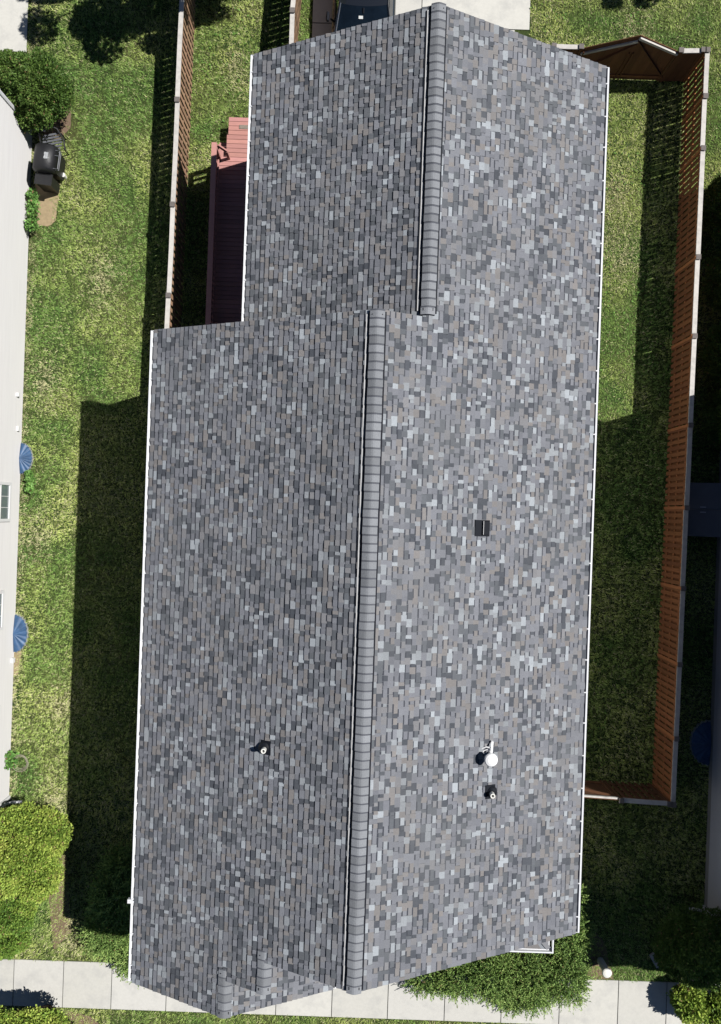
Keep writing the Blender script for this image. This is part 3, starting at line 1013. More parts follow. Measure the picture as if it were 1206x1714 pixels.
def fence_run(label, pts_list, group=None, cap=True, two_sided=True, gate=None, posts=None, side=1, capc=(1, 1, 1), pitchp=0.185, wn=.65, wf=.42, tint=(.6, .6, .6), run_shade=None, far_shade=1.0):
    """pts_list: [(u,v),...] bay ends.  boards on both faces, alternating"""
    base = pts_list[0]
    t = thing('fence', label, 'fence', (base[0], base[1], 0), 0, group)
    for i, (a, b) in enumerate(zip(pts_list[:-1], pts_list[1:])):
        a3 = Vector((a[0] - base[0], a[1] - base[1], 0)); b3 = Vector((b[0] - base[0], b[1] - base[1], 0))
        d = (b3 - a3); L = d.length; d.normalize()
        o = Vector((d.y, -d.x, 0))
        near = side
        mb = MB()
        n = max(1, int(L / pitchp)); st = L / n
        for k in range(n):
            for sd, ph in ((1, 0.0), (-1, 0.5)):
                c = a3 + d * ((k + .25 + ph) * st) + o * sd * .028
                if (c - a3).dot(d) > L - .05: continue
                w = st * (wn if sd == near else wf)
                hh = FH - .03 + random.uniform(-.008, .008)
                g = random.uniform(.8, 1.2) * (1 if not run_shade else run_shade[0] + (run_shade[1] - run_shade[0]) * (i + k / n) / (len(pts_list) - 1))  # boards darker toward the rear end, backlit shade put into the tint
                if sd != near: g *= far_shade  # low values blacken the far boards, standing in for shade in the gaps
                tw = random.uniform(-.004, .004)
                mb.bar(c + Vector((0, 0, .05)), c + o * tw + Vector((0, 0, hh)), .016, w, d, (g * tint[0], g * tint[1] * random.uniform(.95, 1.04), g * tint[2]))
        mb.build('board_panel', M['fence'], t)
        for z in (.3, .86, 1.45):
            mb = MB()
            mb.bar(a3 + Vector((0, 0, z)), b3 + Vector((0, 0, z)), .036, .085, (0, 0, 1), tint)
            mb.build('rail', M['fence'], t)
        if cap:
            mb = MB()
            g = random.uniform(.92, 1.08)
            tilt = random.uniform(-.012, .012)
            m1 = (a3 + b3) / 2 + o * random.uniform(-.008, .008)
            seg = [a3 + d * .06, m1, b3 - d * .06]
            for p_, q_ in zip(seg[:-1], seg[1:]):
                mb.bar(p_ + o * tilt + Vector((0, 0, FH)), q_ + o * tilt + Vector((0, 0, FH + random.uniform(-.004, .004))), .135, .034, (0, 0, 1), (g * capc[0], g * capc[1], g * capc[2]))
            mb.build('cap_board', M['fence_cap'], t)
    for p_ in pts_list:
        q = Vector((p_[0] - base[0], p_[1] - base[1], 0))
        mb = MB()
        mb.col = tint
        mb.box(q.x - .045, q.x + .045, q.y - .045, q.y + .045, 0, FH + .05)
        mb.mi = 1; mb.col = (1, 1, 1)
        mb.box(q.x - .075, q.x + .075, q.y - .075, q.y + .075, FH + .05, FH + .075)
        mb.build('post', [M['fence'], M['post']], t)
    return t


def gate_leaf(fence, a, b, h0, h1, rail_drop, brace_dir=1):
    """leaf whose board tops climb from h0 at a to h1 at b"""
    base = fence.location
    a3 = Vector((a[0] - base.x, a[1] - base.y, 0)); b3 = Vector((b[0] - base.x, b[1] - base.y, 0))
    d = b3 - a3; L = d.length; d.normalize(); o = Vector((d.y, -d.x, 0))
    mb = MB()
    n = int(L / .145); st = L / n
    for k in range(n):
        s = (k + .5) / n
        hh = h0 + (h1 - h0) * s
        g = random.uniform(.5, .75)
        dh = (h1 - h0) / n / 2
        c = a3 + d * (k + .5) * st
        w = st * .485
        p0, p1 = c - d * w, c + d * w
        q = o * .009
        mb.hexa([p0 - q + Vector((0, 0, .06)), p1 - q + Vector((0, 0, .06)), p1 + q + Vector((0, 0, .06)), p0 + q + Vector((0, 0, .06)),
                 p0 - q + Vector((0, 0, hh - dh)), p1 - q + Vector((0, 0, hh + dh)), p1 + q + Vector((0, 0, hh + dh)), p0 + q + Vector((0, 0, hh - dh))], (g, g, g))
    leaf = mb.build('gate', M['fence'], fence)
    mb = MB()
    inn = Vector((0, -.032, 0)) if abs(d.x) > .7 else o * .03
    if a[1] < 0: inn = Vector((0, .032, 0))
    up = Vector((0, 0, 1))
    mb.bar(a3 + inn + up * .3, b3 + inn + up * .3, .035, .09)
    mb.bar(a3 + inn + up * .32, b3 + inn + up * (h1 - rail_drop - .12), .034, .09, (0, 1, 0), (.6, .6, .6)) if brace_dir > 0 else \
        mb.bar(a3 + inn + up * (h0 - rail_drop - .12), b3 + inn + up * .32, .034, .09, (0, 1, 0), (.6, .6, .6))
    for p_ in (a3 + d * .06, b3 - d * .06):
        mb.bar(p_ + inn + up * .1, p_ + inn + up * (min(h0, h1) - .1), .034, .08, (0, 1, 0), (.6, .6, .6))
    mb.build('gate_brace', M['fence'], leaf)
    mb = MB()
    mb.bar(a3 + inn * 1.3 + up * (h0 - rail_drop), b3 + inn * 1.3 + up * (h1 - rail_drop), .05, .085, (0, 0, 1))
    mb.build('gate_rail', M['fence_cap'], leaf)
    return leaf


def lerp2(a, b, t): return (a[0] * (1 - t) + b[0] * t, a[1] * (1 - t) + b[1] * t)


# right fence
fa, fb = P(1183, 85, FH), P(1126, 1346, FH)
ys = [85, 162, 249, 431, 563, 712, 850, 985, 1112, 1236, 1346]
fp = [lerp2(fa, fb, (y - 85) / (1346 - 85)) for y in ys]
fence_run('tall brown board fence right of the grey roof, pale cap boards at its top end', fp, 'board fences round the yards', side=1, tint=(1.85, 1.7, 1.5), run_shade=(.4, .72), pitchp=.185, wn=.64, wf=.42)
# rear fence with the peaked double gate
gl_, gr_ = P(972, 88, FH), P(1139, 88, FH)
vy = 14.15
gl_ = (gl_[0], vy); gr_ = (gr_[0], vy + .0)
rf = fence_run('short board fence with a peaked double gate behind the top right roof corner', [(5.3, vy), gl_], 'board fences round the yards', wn=.9, wf=.9)
gm = ((gl_[0] + gr_[0]) / 2 + .05, vy)
gate_leaf(rf, (gl_[0] + .06, vy), gm, FH - .02, 2.36, .24, 1)
gate_leaf(rf, gm, (gr_[0] - .06, vy), 2.36, FH - .02, .10, -1)
fence_run('short pale capped fence piece between the gate and the right corner post', [gr_, (fa[0] - .12, fa[1])], 'board fences round the yards', wn=.97, wf=.9)
fence_run('short fence piece running from the gate to the rear house corner', [(5.3, vy - .12), (5.3, 11.4)], 'board fences round the yards')
# bottom right fence piece
bl, br = (5.75, -8.27), (fb[0] - .12, fb[1] + .02)
bm_ = lerp2(bl, br, .62)
bf = fence_run('short fence with gate across the shaded gap right of the grey roof', [bm_, br], 'board fences round the yards')
bm0 = lerp2(bl, br, .6)
gate_leaf(bf, bl, bm0, FH + .02, FH + .02, .04, 1)
# left fence
la_, lb_ = P(304, 2, FH), P(280, 540, FH)
slope = (lb_[0] - la_[0]) / (lb_[1] - la_[1])
def onl(v): return (la_[0] + (v - la_[1]) * slope, v)
vs = [20.6, 18.2, P(300, -5, FH)[1], P(297, 168, FH)[1], P(288, 343, FH)[1], P(284, 495, FH)[1], 3.75, 2.6]
vs[2] = 15.3
fence_run('long board fence left of the grey roof, pale cap boards, between two lawns', [onl(v) for v in vs], 'board fences round the yards', side=-1, pitchp=.205, wn=.56, wf=.47, tint=(1.5, 2.2, 3.1), far_shade=.1)
lf = onl(2.6)
fence_run('fence piece from the left fence to the middle house wall, under the eave', [(lf[0] + .12, 2.6), (-5.12, 2.6)], 'board fences round the yards', cap=False)
# fence beside the driveway
fence_run('short board fence between the small lawn and the parked car', [(-2.42, 20.4), (-2.42, 17.6), P(489, 19, FH), (-2.56, 12.9), (-2.62, 11.35)], 'board fences round the yards', side=-1, pitchp=.205, wn=.56, wf=.47, tint=(1.5, 2.2, 3.1), far_shade=.1)

# ------------------------------------------------------------------ deck
DZ = .55
dk = thing('deck', 'brick red wooden deck with railing in the notch of the grey roof', 'deck', (-4.2, 7.5, 0))
ox, oy = -4.2, 7.5
xl = P(356, 400, DZ)[0]
xs_ = P(382, 220, DZ)[0]
yt = P(400, 196, DZ)[1]; ym = P(370, 262, DZ)[1]; yb = 4.14; xr = -2.80
mb = MB()
y = yb
while y < yt - .01:
    y1 = min(y + .14, yt)
    x0 = xl if y1 <= ym + .02 else P(379, 240, DZ)[0] if y1 < P(382, 222, DZ)[1] else xs_
    g = random.uniform(.85, 1.15)
    mb.box(x0 - ox, xr - ox, y - oy, y1 - .012 - oy, DZ - .03, DZ, (g, g, g * random.uniform(.95, 1.05)))
    y += .14
mb.build('deck_boards', M['deck'], dk)
mb = MB()
for (x, y) in ((xl + .05, yb + .1), (xl + .05, 6.5), (xl + .05, ym - .1), (xr - .1, ym - .2), (xs_ + .08, yt - .08), (xr - .1, yt - .08)):
    mb.box(x - .045 - ox, x + .045 - ox, y - .045 - oy, y + .045 - oy, 0, DZ - .031)
mb.box(xl - ox, xl + .04 - ox, yb - oy, ym - oy, DZ - .2, DZ - .032)
mb.build('support_post', M['deck'], dk)
RT = DZ + .95
xrail = P(352, 400, RT)[0]
ry1 = P(353, 238, RT)[1]
mb = MB()
mb.box(xrail - .07 - ox, xrail + .09 - ox, yb - oy, ry1 - oy, RT - .035, RT, (1.05, 1.05, 1.05))
mb.build('rail_cap', M['deck'], dk)
mb = MB()
mb.box(xrail - .02 - ox, xrail + .02 - ox, yb - oy, ry1 - oy, RT - .13, RT - .036)
mb.box(xrail - .02 - ox, xrail + .02 - ox, yb - oy, ry1 - oy, DZ + .1, DZ + .18)
y = yb + .1
while y < ry1 - .05:
    mb.box(xrail - .05 - ox, xrail - .021 - ox, y - .045 - oy, y + .045 - oy, DZ - .15, RT - .04)
    y += .175
mb.box(xrail - .05 - ox, xrail + .05 - ox, ry1 - .1 - oy, ry1 - .002 - oy, 0, RT - .036)
mb.build('railing', M['deck'], dk)
# stair with slanting handrail at the notch
mb = MB()
sx0, sx1 = P(362, 250, .3)[0] - ox, P(380, 250, .3)[0] - ox
mb.box(sx0 + .06, sx1, ym + .01 - oy, ym + .3 - oy, .33, .37); mb.box(sx0 + .06, sx1, ym + .31 - oy, ym + .6 - oy, .15, .19)
mb.build('stair_tread', M['deck'], dk)
mb = MB()
mb.bar((xrail + .1 - ox, ry1 - .06 - oy, RT - .05), (xrail + .3 - ox, ym - .05 - oy, DZ + .5), .05, .09)
mb.bar((xrail + .3 - ox, ym - .05 - oy, 0), (xrail + .3 - ox, ym - .05 - oy, DZ + .5), .08, .08)
mb.build('handrail', M['deck'], dk)
mb = MB()
bx, by = P(411, 213, DZ)
mb.box(bx - .2 - ox, bx + .25 - ox, by - .06 - oy, by + .06 - oy, DZ + .002, DZ + .02)
ob = mb.build('doormat', material('doormat', (.26, .22, .18), .95, var=.3, vscale=30), None)
ob.location = (ox, oy, 0)
tag(ob, 'small grey brown mat lying on the sunlit top end of the red deck', 'mat')


# ------------------------------------------------------------------ plants
def leaf_cloud(name, blobs, n, ll, lw, greens, parent, dirw=(.8, .6, .3), shell=.35, seed=1, clump=.35, sprays=0, droop=0.0):
    """blobs: (cx,cy,cz,rx,ry,rz). rhombic leaves through an outer shell, with clumpy holes"""
    r = np.random.default_rng(seed)
    B = np.array(blobs, float)
    area = B[:, 3] * B[:, 4] + B[:, 3] * B[:, 5] + B[:, 4] * B[:, 5]
    idx = r.choice(len(B), size=n, p=area / area.sum())
    b = B[idx]
    d = r.normal(size=(n, 3)); d[:, 2] = np.abs(d[:, 2]) * 0.9 + d[:, 2] * 0.1
    d /= np.linalg.norm(d, axis=1)[:, None]
    # lumpy radius
    th = np.arctan2(d[:, 1], d[:, 0]) + idx; ph = np.arcsin(np.clip(d[:, 2], -1, 1))
    lum = value_noise(th * 1.0, ph * 1.0 + idx * 7, seed + 50, clump) * .30 + value_noise(th, ph + idx * 3, seed + 51, clump * .33) * .16
    rad = (1 - shell * r.random(n) ** 1.7) * (.78 + lum)
    p = b[:, :3] + d * b[:, 3:6] * rad[:, None]
    if sprays:
        # gather leaves onto short sprays
        k = max(1, n // sprays)
        pick = r.integers(0, n, size=k)
        own = r.integers(0, k, size=n)
        s = r.random(n)
        sd = d[pick][own] * dirw[0] + r.normal(size=(k, 3))[own] * .45 + np.array([0, 0, dirw[2]])
        sd /= np.linalg.norm(sd, axis=1)[:, None]
        L = r.uniform(ll * 3, ll * 7, k)[own]
        p = p[pick][own] + sd * (s * L)[:, None] + r.normal(size=(n, 3)) * ll * .12
        p[:, 2] -= droop * (s ** 2) * L
        dirv = sd + r.normal(size=(n, 3)) * .55
        cn = r.random(k)[own]
    else:
        dirv = d * dirw[0] + r.normal(size=(n, 3)) * dirw[1] + np.array([0, 0, dirw[2]])
        cn = .5 * value_noise(p[:, 0] + p[:, 2], p[:, 1] - p[:, 2], seed + 9, .13) + .6 * value_noise(p[:, 0] + p[:, 2], p[:, 1] - p[:, 2], seed + 19, .34) - .05
    p[:, 2] = np.maximum(p[:, 2], .02)
    dirv /= np.linalg.norm(dirv, axis=1)[:, None]
    sv = np.cross(dirv, r.normal(size=(n, 3))); sv /= np.linalg.norm(sv, axis=1)[:, None]
    l = (ll * r.uniform(.6, 1.3, n))[:, None]; w = (lw * r.uniform(.7, 1.2, n))[:, None]
    V = np.stack([p - dirv * l * .5, p + sv * w * .5, p + dirv * l * .5, p - sv * w * .5], 1)
    G = np.array(greens)
    f = np.clip(.6 * cn + .5 * r.random(n) + .35 * (value_noise(p[:, 0], p[:, 1], seed + 3, .5) - .5), 0, .999) * (len(G) - 1)
    i0 = f.astype(int); fr = (f - i0)[:, None]
    C = G[i0] * (1 - fr) + G[np.minimum(i0 + 1, len(G) - 1)] * fr
    C *= r.uniform(.75, 1.25, n)[:, None]
    dead = r.random(n) < .025
    C[dead] = np.array([.22, .15, .08])
    return npmesh(name, V, 4, M['leaf'], C.astype(np.float32), parent)


def shrub(name, label, cat, blobs, n, ll, lw, greens, seed, group=None, under=0, **kw):
    c = (sum(b[0] for b in blobs) / len(blobs), sum(b[1] for b in blobs) / len(blobs))
    t = thing(name, label, cat, (c[0], c[1], 0), 0, group)
    bl = [(b[0] - c[0], b[1] - c[1], *b[2:]) for b in blobs]
    fo = leaf_cloud('foliage', bl, n, ll, lw, greens, t, seed=seed, **kw)
    if under:
        leaf_cloud('inner_foliage', [(b[0], b[1], b[2], b[3] * .9, b[4] * .9, b[5] * .85) for b in bl], under, ll * 1.2, lw * 1.6, greens[:3], fo, seed=seed + 500, shell=.5)
    mb = MB()
    rr = random.Random(seed)
    for b in bl:
        for k in range(5):
            a = rr.uniform(0, 6.28)
            e = (b[0] + math.cos(a) * b[3] * .55, b[1] + math.sin(a) * b[4] * .55, b[2] + b[5] * rr.uniform(.1, .5))
            m_ = (b[0] * .6 + e[0] * .3, b[1] * .6 + e[1] * .3, e[2] * .5)
            mb.tube([(0, 0, 0), m_, e], [.03, .02, .008], 6)
    mb.build('stem', M['bark'], t)
    return t


YG = [(.05, .10, .015), (.15, .24, .04), (.27, .36, .065), (.42, .46, .12)]
DG = [(.02, .045, .012), (.045, .095, .018), (.085, .15, .03), (.13, .2, .05)]
JG = [(.035, .07, .02), (.10, .18, .045), (.2, .31, .085), (.32, .43, .14)]
PG = [(.05, .12, .03), (.10, .22, .05), (.18, .33, .09)]


def W(x, y, h=0.0): return P(x, y, h)


# dark evergreen, top left (canopy centre seen at photo (62,150))
c = W(64, 150, 1.2); c2 = W(10, 130, 1.2)
shrub('evergreen_shrub', 'round dark green shrub between the patio and the covered grill', 'shrub',
      [(c[0], c[1], 1.0, .92, 1.05, 1.15), (c[0] + .35, c[1] - .05, .8, .62, .7, .9), (c[0] - .35, c[1] - .5, .7, .6, .6, .85)], 30000, .085, .038, DG, 31, shell=.4, clump=.3)
shrub('evergreen_shrub', 'smaller dark shrub tucked against the patio at the left edge', 'shrub',
      [(c2[0] - .1, c2[1], .9, .8, .85, 1.0)], 12000, .085, .038, DG, 32, shell=.4, clump=.3)
# big yellow-green hedge, lower left
c = W(30, 1425, 1.2); d_ = W(75, 1400, 1.1); e_ = W(65, 1460, 1.0)
shrub('hedge_shrub', 'large yellow green shrub on the lawn against the pale wall', 'shrub',
      [(c[0] - .2, c[1], .95, 1.2, 1.35, 1.1), (d_[0] - .1, d_[1], .75, .75, .85, .95), (e_[0] - .1, e_[1] - .1, .7, .75, .85, .9)], 44000, .08, .045, YG, 41, shell=.42, clump=.4)
c = W(20, 1530, .9); e_ = W(8, 1580, .8)
shrub('hedge_shrub', 'green mounded shrub between the large yellow green one and the walk', 'shrub',
      [(c[0] - .1, c[1] + .1, .5, .75, .85, .75), (e_[0] - .1, e_[1], .4, .7, .6, .6)], 22000, .07, .035, [(.035, .08, .015), (.09, .18, .03), (.18, .28, .05), (.34, .42, .09)], 42, shell=.4, clump=.4)
# bottom-left shrub beyond the walk
c = W(112, 1672); d_ = W(55, 1668); e_ = W(150, 1690)
shrub('hedge_shrub', 'leafy shrub beyond the walk at the bottom left corner', 'shrub',
      [(c[0], c[1], 1.3, .6, .55, .55), ((c[0] + d_[0]) / 2, d_[1] + .05, 1.35, .6, .5, .5), (d_[0], d_[1], 1.45, .65, .55, .6), (e_[0] - .5, e_[1] - .45, .8, .6, .5, .6), (d_[0] - .7, d_[1] - .15, 1.2, .6, .6, .7), (c[0] - .2, c[1] - .6, .6, .6, .4, .6)], 15000, .10, .055, YG, 43, shell=.6, clump=.3, under=4000)
# juniper along the front, right half
jb = []
for (x, y, h, rx, ry, rz) in ((715, 1642, .4, .6, .4, .4), (770, 1635, .5, .75, .6, .55), (830, 1635, .55, .8, .75, .65), (890, 1645, .6, .8, .85, .7),
                              (945, 1635, .6, .75, .75, .7), (955, 1565, .6, .6, .85, .7), (950, 1500, .5, .5, .8, .6), (860, 1668, .3, .6, .45, .4)):
    p = W(x, y, h); jb.append((p[0], p[1], h * .7, rx, ry, rz))
shrub('juniper', 'feathery spreading juniper at the front right corner of the grey roof', 'shrub', jb, 95000, .06, .024, JG, 51, under=22000, shell=.5, sprays=16, dirw=(.7, .5, .15), droop=.3)
# shrub by the left front corner, mostly in shade
jb = []
for (x, y, h, rx, ry, rz) in ((190, 1500, .7, .75, .8, .8), (180, 1560, .6, .7, .7, .75), (225, 1600, .5, .6, .5, .6), (205, 1450, .6, .6, .6, .65), (240, 1622, .35, .45, .3, .4)):
    p = W(x, y, h); jb.append((p[0], p[1], h * .7, rx, ry, rz))
shrub('juniper', 'feathery juniper at the front left corner of the grey roof, mostly shaded', 'shrub', jb, 60000, .06, .024, JG, 52, under=14000, shell=.5, sprays=16, dirw=(.7, .5, .15), droop=.3)
# bottom right shrubs
c = W(1160, 1575, 1.2)
shrub('evergreen_shrub', 'large dark shaded shrub at the corner of the right hand house', 'shrub',
      [(c[0] + .1, c[1] + .0, 1.0, 1.0, 1.1, 1.35), (c[0] - .4, c[1] - .2, .8, .7, .8, 1.0), (c[0] + .2, c[1] - .85, .9, .75, .5, 1.1), (c[0] - .45, c[1] - .75, .7, .55, .45, .8)], 32000, .085, .04, DG, 61, shell=.4, clump=.3)
c = W(1160, 1682, .8); d_ = W(1196, 1690, .8)
shrub('hedge_shrub', 'sunlit yellow green shrub beside the walk at the bottom right corner', 'shrub',
      [(c[0], c[1] - .05, .55, .55, .6, .6), (d_[0] + .3, d_[1] - .1, .6, .7, .75, .7), (c[0] - .25, c[1] + .1, .5, .4, .4, .5)], 14000, .105, .06, YG, 62, shell=.65, clump=.28, under=3000)
# shrubs behind the right fence
for i, (x, y, lab) in enumerate(((1200, 345, 'dark shrub behind the right fence, nearest the sunlit lawn'), (1203, 470, 'dark shrub behind the right fence, second from the sunlit lawn'),
                                 (1200, 590, 'dark shrub behind the right fence, between two other shrubs'), (1203, 700, 'dark shrub behind the right fence, nearest the steel bulkhead'))):
    c = W(x, y, .8)
    shrub('evergreen_shrub', lab, 'shrub', [(c[0] + .15, c[1], .6, .55, .95, .8)], 7000, .08, .045, DG, 70 + i, 'shrubs behind the right fence', shell=.45)
# off-frame trees whose shade falls on the lawn


def tree(label, cx, cy, cz, rx, ry, rz, n, seed):
    t = thing('shade_tree', label, 'tree', (cx, cy, 0), 0, 'shade trees behind the yards')
    rr = random.Random(seed)
    bl = []
    for k in range(30):
        a = rr.uniform(0, 6.28); q = rr.uniform(.2, .95)
        bl.append((math.cos(a) * rx * q, math.sin(a) * ry * q, cz + rr.uniform(-.5, .6) * rz, rx * rr.uniform(.14, .28), ry * rr.uniform(.14, .3), rz * rr.uniform(.3, .45)))
    leaf_cloud('crown', bl, n, .13, .075, DG, t, seed=seed, shell=.6)
    mb = MB()
    mb.tube([(0, 0, 0), (.05, 0, cz * .5), (0, .05, cz)], [.16, .12, .06], 10)
    for b in bl:
        mb.tube([(.03, 0, cz * .45), (b[0] * .5, b[1] * .5, b[2] * .8), (b[0], b[1], b[2])], [.07, .045, .015], 7)
    mb.build('trunk', M['bark'], t)


tree('leafy tree standing behind the left lawn, its shade reaching the patio', -5.45, 17.6, 4.4, 3.5, 2.3, 1.5, 40000, 81)
tree('small leafy tree standing behind the gate lawn', 10.7, 18.3, 4.0, 1.3, 1.1, 1.0, 9000, 82)


def weed(label, x, y, w, l, hgt, n, seed):
    c = W(x, y, hgt * .6)
    t = thing('weed', label, 'weed', (c[0], c[1], 0))
    bl = [(random.uniform(-.1, .1) * w, (k / 3 - .5) * l, hgt * .5, w * .5, l * .22, hgt * .55) for k in range(4)]
    leaf_cloud('foliage', bl, n, .10, .07, PG, t, seed=seed, shell=.8, dirw=(.6, .7, .1))
    mb = MB()
    for k in range(7):
        yk = (k / 6 - .5) * l * .8
        mb.tube([(0, 0, 0), (random.uniform(-.1, .1), yk, hgt * .8)], [.008, .004], 5)
    mb.build('stem', M['hose'], t)


weed('bright green leafy weed growing against the pale wall below the grill', 54, 352, .42, .95, .6, 700, 91)
weed('bright green weed against the pale wall beside the hose', 16, 1272, .45, .38, .5, 330, 92)
weed('small green weed beside the blue ribbed well cover', 50, 806, .3, .5, .3, 420, 93)

# hose coil
mb = MB()
c = W(32, 1275)
pts = []
for k in range(60):
    a = k * .32; r_ = .17 + .002 * k
    pts.append((r_ * math.cos(a), r_ * math.sin(a), .03 + .0016 * k))
mb.tube(pts, .011, 6)
ob = mb.build('garden_hose', material('tan_hose', (.33, .31, .22), .6), None, (c[0] + .06, c[1], 0))
tag(ob, 'coiled tan garden hose lying by the small weed at the pale wall', 'hose')

# ------------------------------------------------------------------ covered grill
gx, gy = P(84, 275, .5)
gr = thing('grill', 'black barbecue grill with a curved hood beside the pale wall', 'grill', (gx, gy, 0), R(-6))
mb = MB()
mb.box(-.33, .30, -.33, .33, .12, .80); mb.box(-.30, .27, -.30, .30, .03, .119)
mb.build('cabinet', M['grill_black'], gr)
mb = MB()
# hood: rounded section across x, extruded along y with drawn-in ends
sec = []
for k in range(13):
    a = math.pi * k / 12
    sec.append((-.36 * math.cos(a) * (1 if k else 1), .82 + .36 * math.sin(a) ** .8))
rows = []
for yy_, s in ((-.42, .0), (-.40, .75), (-.34, .95), (0, 1), (.34, .95), (.40, .75), (.42, .0)):
    rows.append([(x * (.55 + .45 * s), yy_, .82 + (z - .82) * s) for x, z in sec])
for a, b in zip(rows[:-1], rows[1:]):
    for k in range(len(sec) - 1):
        mb.face([a[k], a[k + 1], b[k + 1], b[k]])
mb.build('hood', M['grill_black'], gr, smooth=True, merge=True)
mb = MB()
mb.tube([(.30, -.3, .98), (.45, -.3, .98), (.45, .26, .98), (.30, .26, .98)], .018, 8)
mb.tube([(.30, .1, 1.0), (.45, .1, .98)], .012, 8)
mb.tube([(.32, -.3, .86), (.44, -.3, .86), (.44, .26, .86), (.32, .26, .86)], .014, 8)
mb.build('handle', M['grill_grey'], gr)
mb = MB(); mb.box(.06, .19, -.1, .1, 1.162, 1.172); mb.build('thermometer_plate', M['chrome'], gr)
mb = MB(); mb.box(-.28, .26, -.78, -.43, .78, .82); mb.build('side_shelf', M['grill_black'], gr)
mb = MB(); mb.box(-.25, .22, -.74, -.46, .1, .77); mb.build('side_cabinet', M['grill_black'], gr)
mb = MB()
for sx in (-.28, .26):
    mb.lathe([(0, -.03), (.08, -.03), (.08, .03), (0, .03)], (sx, -.2, .09), 14, Matrix(((0, 0, 1), (0, 1, 0), (-1, 0, 0))))
mb.build('wheel', M['tyre'], gr)
# folded slatted chair behind
kx, ky = P(88, 238, .45)
kt = thing('outdoor_chair', 'grey slatted round backed chair standing behind the black grill', 'chair', (kx, ky, 0), R(12))
mb = MB()
for k in range(6):
    y0_ = -.26 + k * .085
    hw = math.sqrt(max(0.02, .30 ** 2 - (y0_ + .02) ** 2 * .9))
    mb.box(-hw, hw, y0_, y0_ + .06, .42 + k * .02, .44 + k * .02)
mb.build('seat', M['grill_grey'], kt)
mb = MB()
pts = [(-.33, -.28, .40), (-.36, 0, .5), (-.30, .24, .68), (-.15, .34, .74), (.1, .36, .74), (.27, .27, .68), (.36, 0, .5), (.33, -.28, .40)]
mb.tube(pts, .03, 8)
mb.build('backrest', M['grill_black'], kt)
mb = MB()
mb.tube([(-.3, -.26, 0), (-.3, -.26, .42)], .02, 7)
lg = mb.build('leg', M['grill_black'], kt)
for dx_, dy_ in ((.6, 0), (0, .5), (.6, .5)):
    q = lg.copy(); COL.objects.link(q); q.parent = kt; q.location = (dx_, dy_, 0)
# small white bucket lid thing by the grill
mb = MB(); mb.lathe([(0, 0), (.06, 0), (.07, .2), (.0, .2)], (0, 0, 0), 16)
c = P(109, 297)
ob = mb.build('propane_bottle', M['pvc'], None, (c[0], c[1], 0)); tag(ob, 'small white bottle on the grass at the corner of the black grill', 'bottle')
mb = MB(); mb.lathe([(0, 0), (.05, 0), (.05, .09), (.0, .1)], (0, 0, 0), 14)
c = P(75, 214)
ob = mb.build('plant_tag', M['pvc'], None, (c[0], c[1], 0)); tag(ob, 'tiny white cup on the mulch below the dark round shrub', 'cup')

